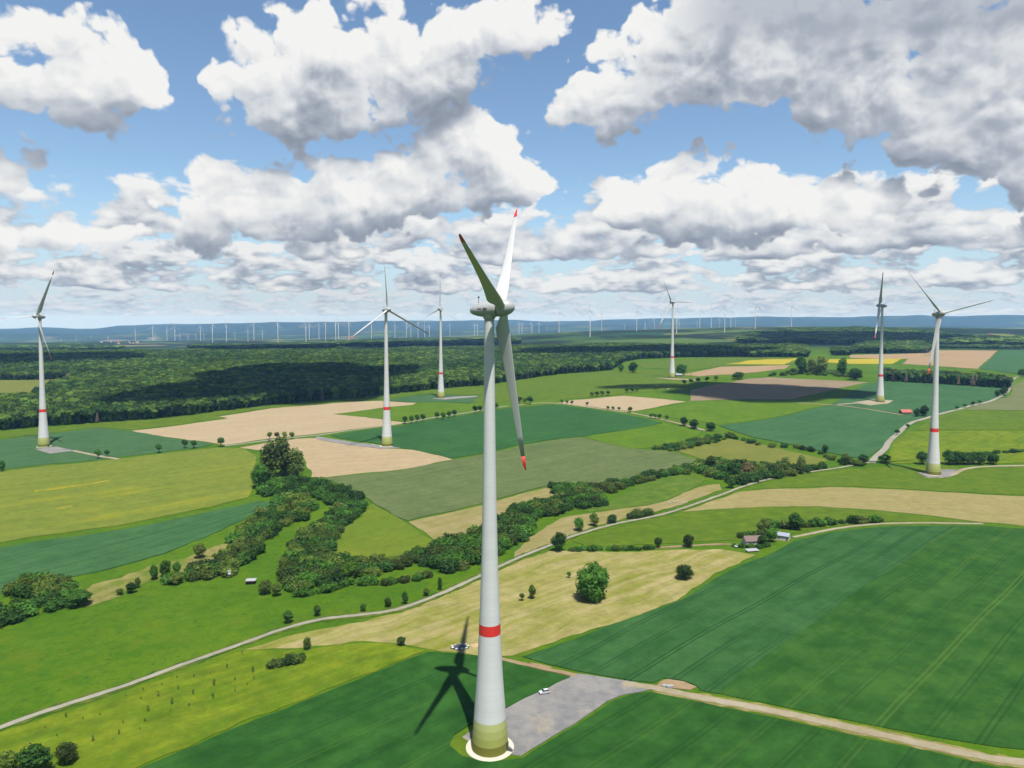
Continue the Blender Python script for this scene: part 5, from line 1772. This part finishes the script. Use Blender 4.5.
def car(p, rz, paint, label, estate=True):
    root = empty('car', p, rz, 1, label=label, category='car')
    # body side profile (length along x), lofted across the width
    prof = [(-2.15, .32), (-2.2, .62), (-2.12, .86), (-1.2, .98), (-.55, 1.02), (.9, 1.02), (1.95, .98), (2.15, .8), (2.15, .32)]
    bm = bmesh.new()
    rows = []
    for y, k in ((-.88, .9), (-.86, 1.0), (0, 1.03), (.86, 1.0), (.88, .9)):
        rows.append([bm.verts.new((x * (1 if abs(y) < .87 else .985), y, .32 + (z - .32) * k)) for x, z in prof])
    for a, b in zip(rows, rows[1:]):
        for i in range(len(prof) - 1):
            bm.faces.new((a[i], a[i + 1], b[i + 1], b[i]))
        bm.faces.new((a[-1], a[0], b[0], b[-1]))
    bm.faces.new(rows[0][::-1])
    bm.faces.new(rows[-1])
    bmesh.ops.recalc_face_normals(bm, faces=bm.faces)
    obj('body', bm, paint, root)
    cab = [(-1.0, 1.0, .80), (-.35, 1.42, .66), (.2, 1.50, .64), (1.35, 1.46, .64), (1.95, 1.0, .78)]
    bm = bmesh.new()
    lft = [bm.verts.new((x, -w, z)) for x, z, w in cab]
    rgt = [bm.verts.new((x, w, z)) for x, z, w in cab]
    for i in range(len(cab) - 1):
        bm.faces.new((lft[i], lft[i + 1], rgt[i + 1], rgt[i]))
    bm.faces.new(lft[::-1])
    bm.faces.new(rgt)
    bm.faces.new((lft[0], rgt[0], rgt[-1], lft[-1]))
    bmesh.ops.recalc_face_normals(bm, faces=bm.faces)
    obj('window', bm, glass_m, root)
    bm = bmesh.new()
    box(bm, (.55, 0, 1.515), (1.75, 1.22, .05))
    obj('roof', bm, paint, root)
    for sx in (-1.3, 1.35):
        for sy in (-1, 1):
            bm = lathe([(0, -.11), (.2, -.115), (.31, -.11), (.32, 0), (.31, .11), (.2, .115), (0, .11)], 16)
            wv = obj('wheel', bm, rubber_m, root)
            wv.location = (sx, sy * .80, .32)
            wv.rotation_euler = (R(90), 0, 0)
            bm = lathe([(0, -.125), (.19, -.12), (.2, 0), (.19, .12), (0, .125)], 12)
            obj('rim', bm, frame_m, wv)
    for sy in (-1, 1):
        obj('headlight', box(bmesh.new(), (-2.17, sy * .62, .74), (.1, .36, .16)), frame_m, root)
        obj('tail_light', box(bmesh.new(), (2.15, sy * .7, .82), (.08, .22, .24)), red_m, root)
    obj('bumper', box(bmesh.new(), (-2.16, 0, .42), (.16, 1.6, .2)), dark_m, root)
    return root


def on(u, v, dz=.3):
    p = P(u, v)
    return Vector((p.x, p.y, p.z + dz))


silver_m = plain('silver_paint', (.55, .57, .60), .3, .5, .03)
car(on(544.5, 694, .33), R(20), silver_m, 'silver estate car parked on the edge of the gravel hardstanding')
car(on(372.5, 446, .6), R(185), white_p, 'white car parked on the gravel pad at the turbine on pale soil')
car(on(668, 389.5, .5), R(170), white_p, 'white car on the shaded meadow near the broken tree row')
car(on(736.5, 547, .2), R(60), white_p, 'white car parked beside the cottage garden')


def heap(u, v):
    p = P(u, v)
    root = empty('silage_heap', (p.x, p.y, p.z), .2, 1, label='heap under dark plastic sheet weighted with white bags at the meadow edge', category='heap')
    bm = bmesh.new()
    bmesh.ops.create_icosphere(bm, subdivisions=3, radius=1)
    for vv in bm.verts:
        c = vv.co
        f = 1 + .12 * math.sin(c.x * 5) * math.sin(c.y * 4 + 1)
        c.x *= 4.2 * f
        c.y *= 2.6 * f
        c.z = max(-.1, c.z * 1.3 * f)
    obj('sheet', bm, tarp_m, root)
    rg = random.Random(5)
    for i in range(9):
        a = i / 9 * 2 * math.pi
        bm = bmesh.new()
        bmesh.ops.create_icosphere(bm, subdivisions=2, radius=.55)
        for vv in bm.verts:
            vv.co.z *= .55
            vv.co.x *= 1.5
        b = obj('bag', bm, whitebag_m, root)
        b.location = (math.cos(a) * 3.6, math.sin(a) * 2.3, .75 + rg.uniform(-.2, .2))
        b.rotation_euler = (0, 0, rg.uniform(0, 3))
    bm = bmesh.new()
    bmesh.ops.create_icosphere(bm, subdivisions=3, radius=1)
    for vv in bm.verts:
        c = vv.co
        f = 1 + .2 * math.sin(c.x * 7 + 1) * math.sin(c.y * 6)
        c.x *= 4.0 * f
        c.y *= 2.0 * f
        c.z = max(-.1, c.z * .9 * f)
    o = obj('manure_heap', bm, straw_m, None, label='low brown manure heap beside the sheet covered heap', category='heap')
    o.location = (p.x + 8.5, p.y + 2, p.z)


heap(460, 648)
for i, (u, v, s) in enumerate(((666, 687.2, (3.0, 1.1, .7)), (670, 688.0, (2.6, 1.2, .9)))):
    o = obj('concrete_block', box(bmesh.new(), (0, 0, s[2] / 2), s), stone_m, None, label=('long low grey block' if i == 0 else 'taller grey block') + ' lying on the bare earth beside the chalky track', category='block')
    bv = o.modifiers.new('bevel', 'BEVEL')
    bv.width = .08
    o.location = on(u, v, .2)
    o.rotation_euler = (0, 0, R(-12 + 20 * i))
for i, (u, v) in enumerate(((669.5, 503.8), (673.5, 503), (677, 502), (684, 503.5), (686.5, 503.2))):
    bm = lathe([(0, 0), (.5, .02), (.58, .12), (.58, 1.0), (.5, 1.1), (0, 1.12)], 18)
    o = obj('wrapped_bale', bm, whitebag_m, None, label='white wrapped bale lying on the mown strip beside the lane', category='bale', group='white bales on the mown strip')
    o.location = on(u, v, .15)
    o.rotation_euler = (0, R(90) if i % 2 else 0, i)
    if i % 2:
        o.location.z += .75

# far village houses
HOUSE = []
for wc, rc in ((plaster_m, redtile_m), (plain('village_white', (.7, .7, .68), .9, .1, .05), tile_m)):
    bm = bmesh.new()
    box(bm, (0, 0, 2.5), (12, 9, 6))
    me = to_mesh(bm, 'far_house')
    me.materials.append(wc)
    bm = bmesh.new()
    v_ = [bm.verts.new(c) for c in ((-6.4, -5, 5.5), (6.4, -5, 5.5), (6.4, 5, 5.5), (-6.4, 5, 5.5), (-6.4, 0, 9.5), (6.4, 0, 9.5))]
    for f in ((0, 1, 5, 4), (2, 3, 4, 5), (0, 4, 3), (1, 2, 5), (3, 2, 1, 0)):
        bm.faces.new([v_[i] for i in f])
    bmesh.ops.recalc_face_normals(bm, faces=bm.faces)
    mr = to_mesh(bm, 'far_roof')
    mr.materials.append(rc)
    HOUSE.append((me, mr))
for i in range(46):
    if i < 22:
        u, v, lab, grp = rng.uniform(412, 447), rng.uniform(342.6, 345), 'far house of the village between dark woods behind the forest', 'village behind the forest'
    elif i < 36:
        u, v, lab, grp = rng.uniform(905, 1005), rng.uniform(336, 339), 'far house of the village below the long blue ridge', 'village below the blue ridge'
    else:
        u, v, lab, grp = rng.uniform(100, 150), rng.uniform(341, 344), 'far pale house on the hazy plain below the blue hills', 'houses on the hazy plain'
    p = P(u, v)
    me, mr = HOUSE[i % 2]
    r = empty('house', p, rng.uniform(0, 3.1), rng.uniform(.9, 1.5), label=lab, category='house', group=grp)
    obj('wall', me, None, r)
    obj('roof', mr, None, r)

# ------------------------------------------------------------------ clouds overhead whose shadows lie on the land
cm, g = new_mat('cloud_vapour')
pv = g.n('ShaderNodeVolumePrincipled', ins={'Color': (1, 1, 1, 1), 'Density': .06, 'Anisotropy': .3})
g.t.links.new(pv.outputs[0], g.n('ShaderNodeOutputMaterial').inputs['Volume'])


def cloud(px, alt, thick, seed, label):
    W = poly_px(px)
    cx, cy_ = sum(p.x for p in W) / len(W), sum(p.y for p in W) / len(W)
    rx = (max(p.x for p in W) - min(p.x for p in W)) / 2
    ry = (max(p.y for p in W) - min(p.y for p in W)) / 2
    z = gz(cx, cy_)
    k = (alt - z) / SUN.z
    bm = bmesh.new()
    bmesh.ops.create_icosphere(bm, subdivisions=5, radius=1)
    for v in bm.verts:
        c = v.co.copy()
        f = 1 + .22 * math.sin(c.x * 3.1 + seed) * math.sin(c.y * 3.7 + seed * 2) + .12 * math.sin(c.x * 7 + c.z * 4 + seed) * math.sin(c.y * 8 + 1) + .06 * math.sin(c.x * 15 + seed) * math.sin(c.y * 17) * math.sin(c.z * 13 + 2)
        v.co = Vector((c.x * rx * f, c.y * ry * f, (c.z if c.z > 0 else c.z * .3) * thick * f))
    for f in bm.faces:
        f.smooth = True
    o = obj('cloud', bm, cm, None, kind='stuff', label=label)
    o.location = (cx + SUN.x * k, cy_ + SUN.y * k, alt)


cloud([(165, 393), (300, 404), (430, 388), (300, 366)], 1250, 190, 1.0, 'cumulus cloud shading the forest')
cloud([(688, 394), (760, 401), (868, 392), (770, 384)], 1200, 150, 2.6, 'cumulus cloud shading the brown soil')
cloud([(600, 389), (650, 389), (700, 386), (650, 384)], 1200, 45, 3.3, 'small cumulus cloud shading the meadow')
cloud([(-80, 366), (60, 367), (150, 362), (40, 358)], 1500, 170, 4.1, 'cumulus cloud shading the forest clearing side')
cloud([(500, 356), (640, 358), (760, 354), (640, 350)], 1750, 200, 5.2, 'cumulus cloud shading the back of the forest')

cloud([(730, 341), (860, 344), (960, 343), (860, 333)], 2200, 240, 6.4, 'cumulus cloud shading the far wooded ridge')
cloud([(180, 352), (340, 350.5), (520, 348), (340, 346)], 2000, 220, 7.7, 'cumulus cloud shading the far tree band')

# ------------------------------------------------------------------ haze
def haze():
    bm = bmesh.new()
    z0, z1 = -175.0, 330.0
    box(bm, (0, 0, (z0 + z1) / 2), (60000, 60000, z1 - z0))
    m, g = new_mat('haze_air')
    pv = g.n('ShaderNodeVolumePrincipled', ins={'Color': (.26, .54, 1.0, 1), 'Density': HAZE_DENSITY, 'Anisotropy': 0.0, 'Absorption Color': (1, 1, 1, 1)})
    g.t.links.new(pv.outputs[0], g.n('ShaderNodeOutputMaterial').inputs['Volume'])
    obj('haze', bm, m, kind='stuff', label='thin blue summer haze over the whole land')


HAZE_DENSITY = 3.3e-5
haze()
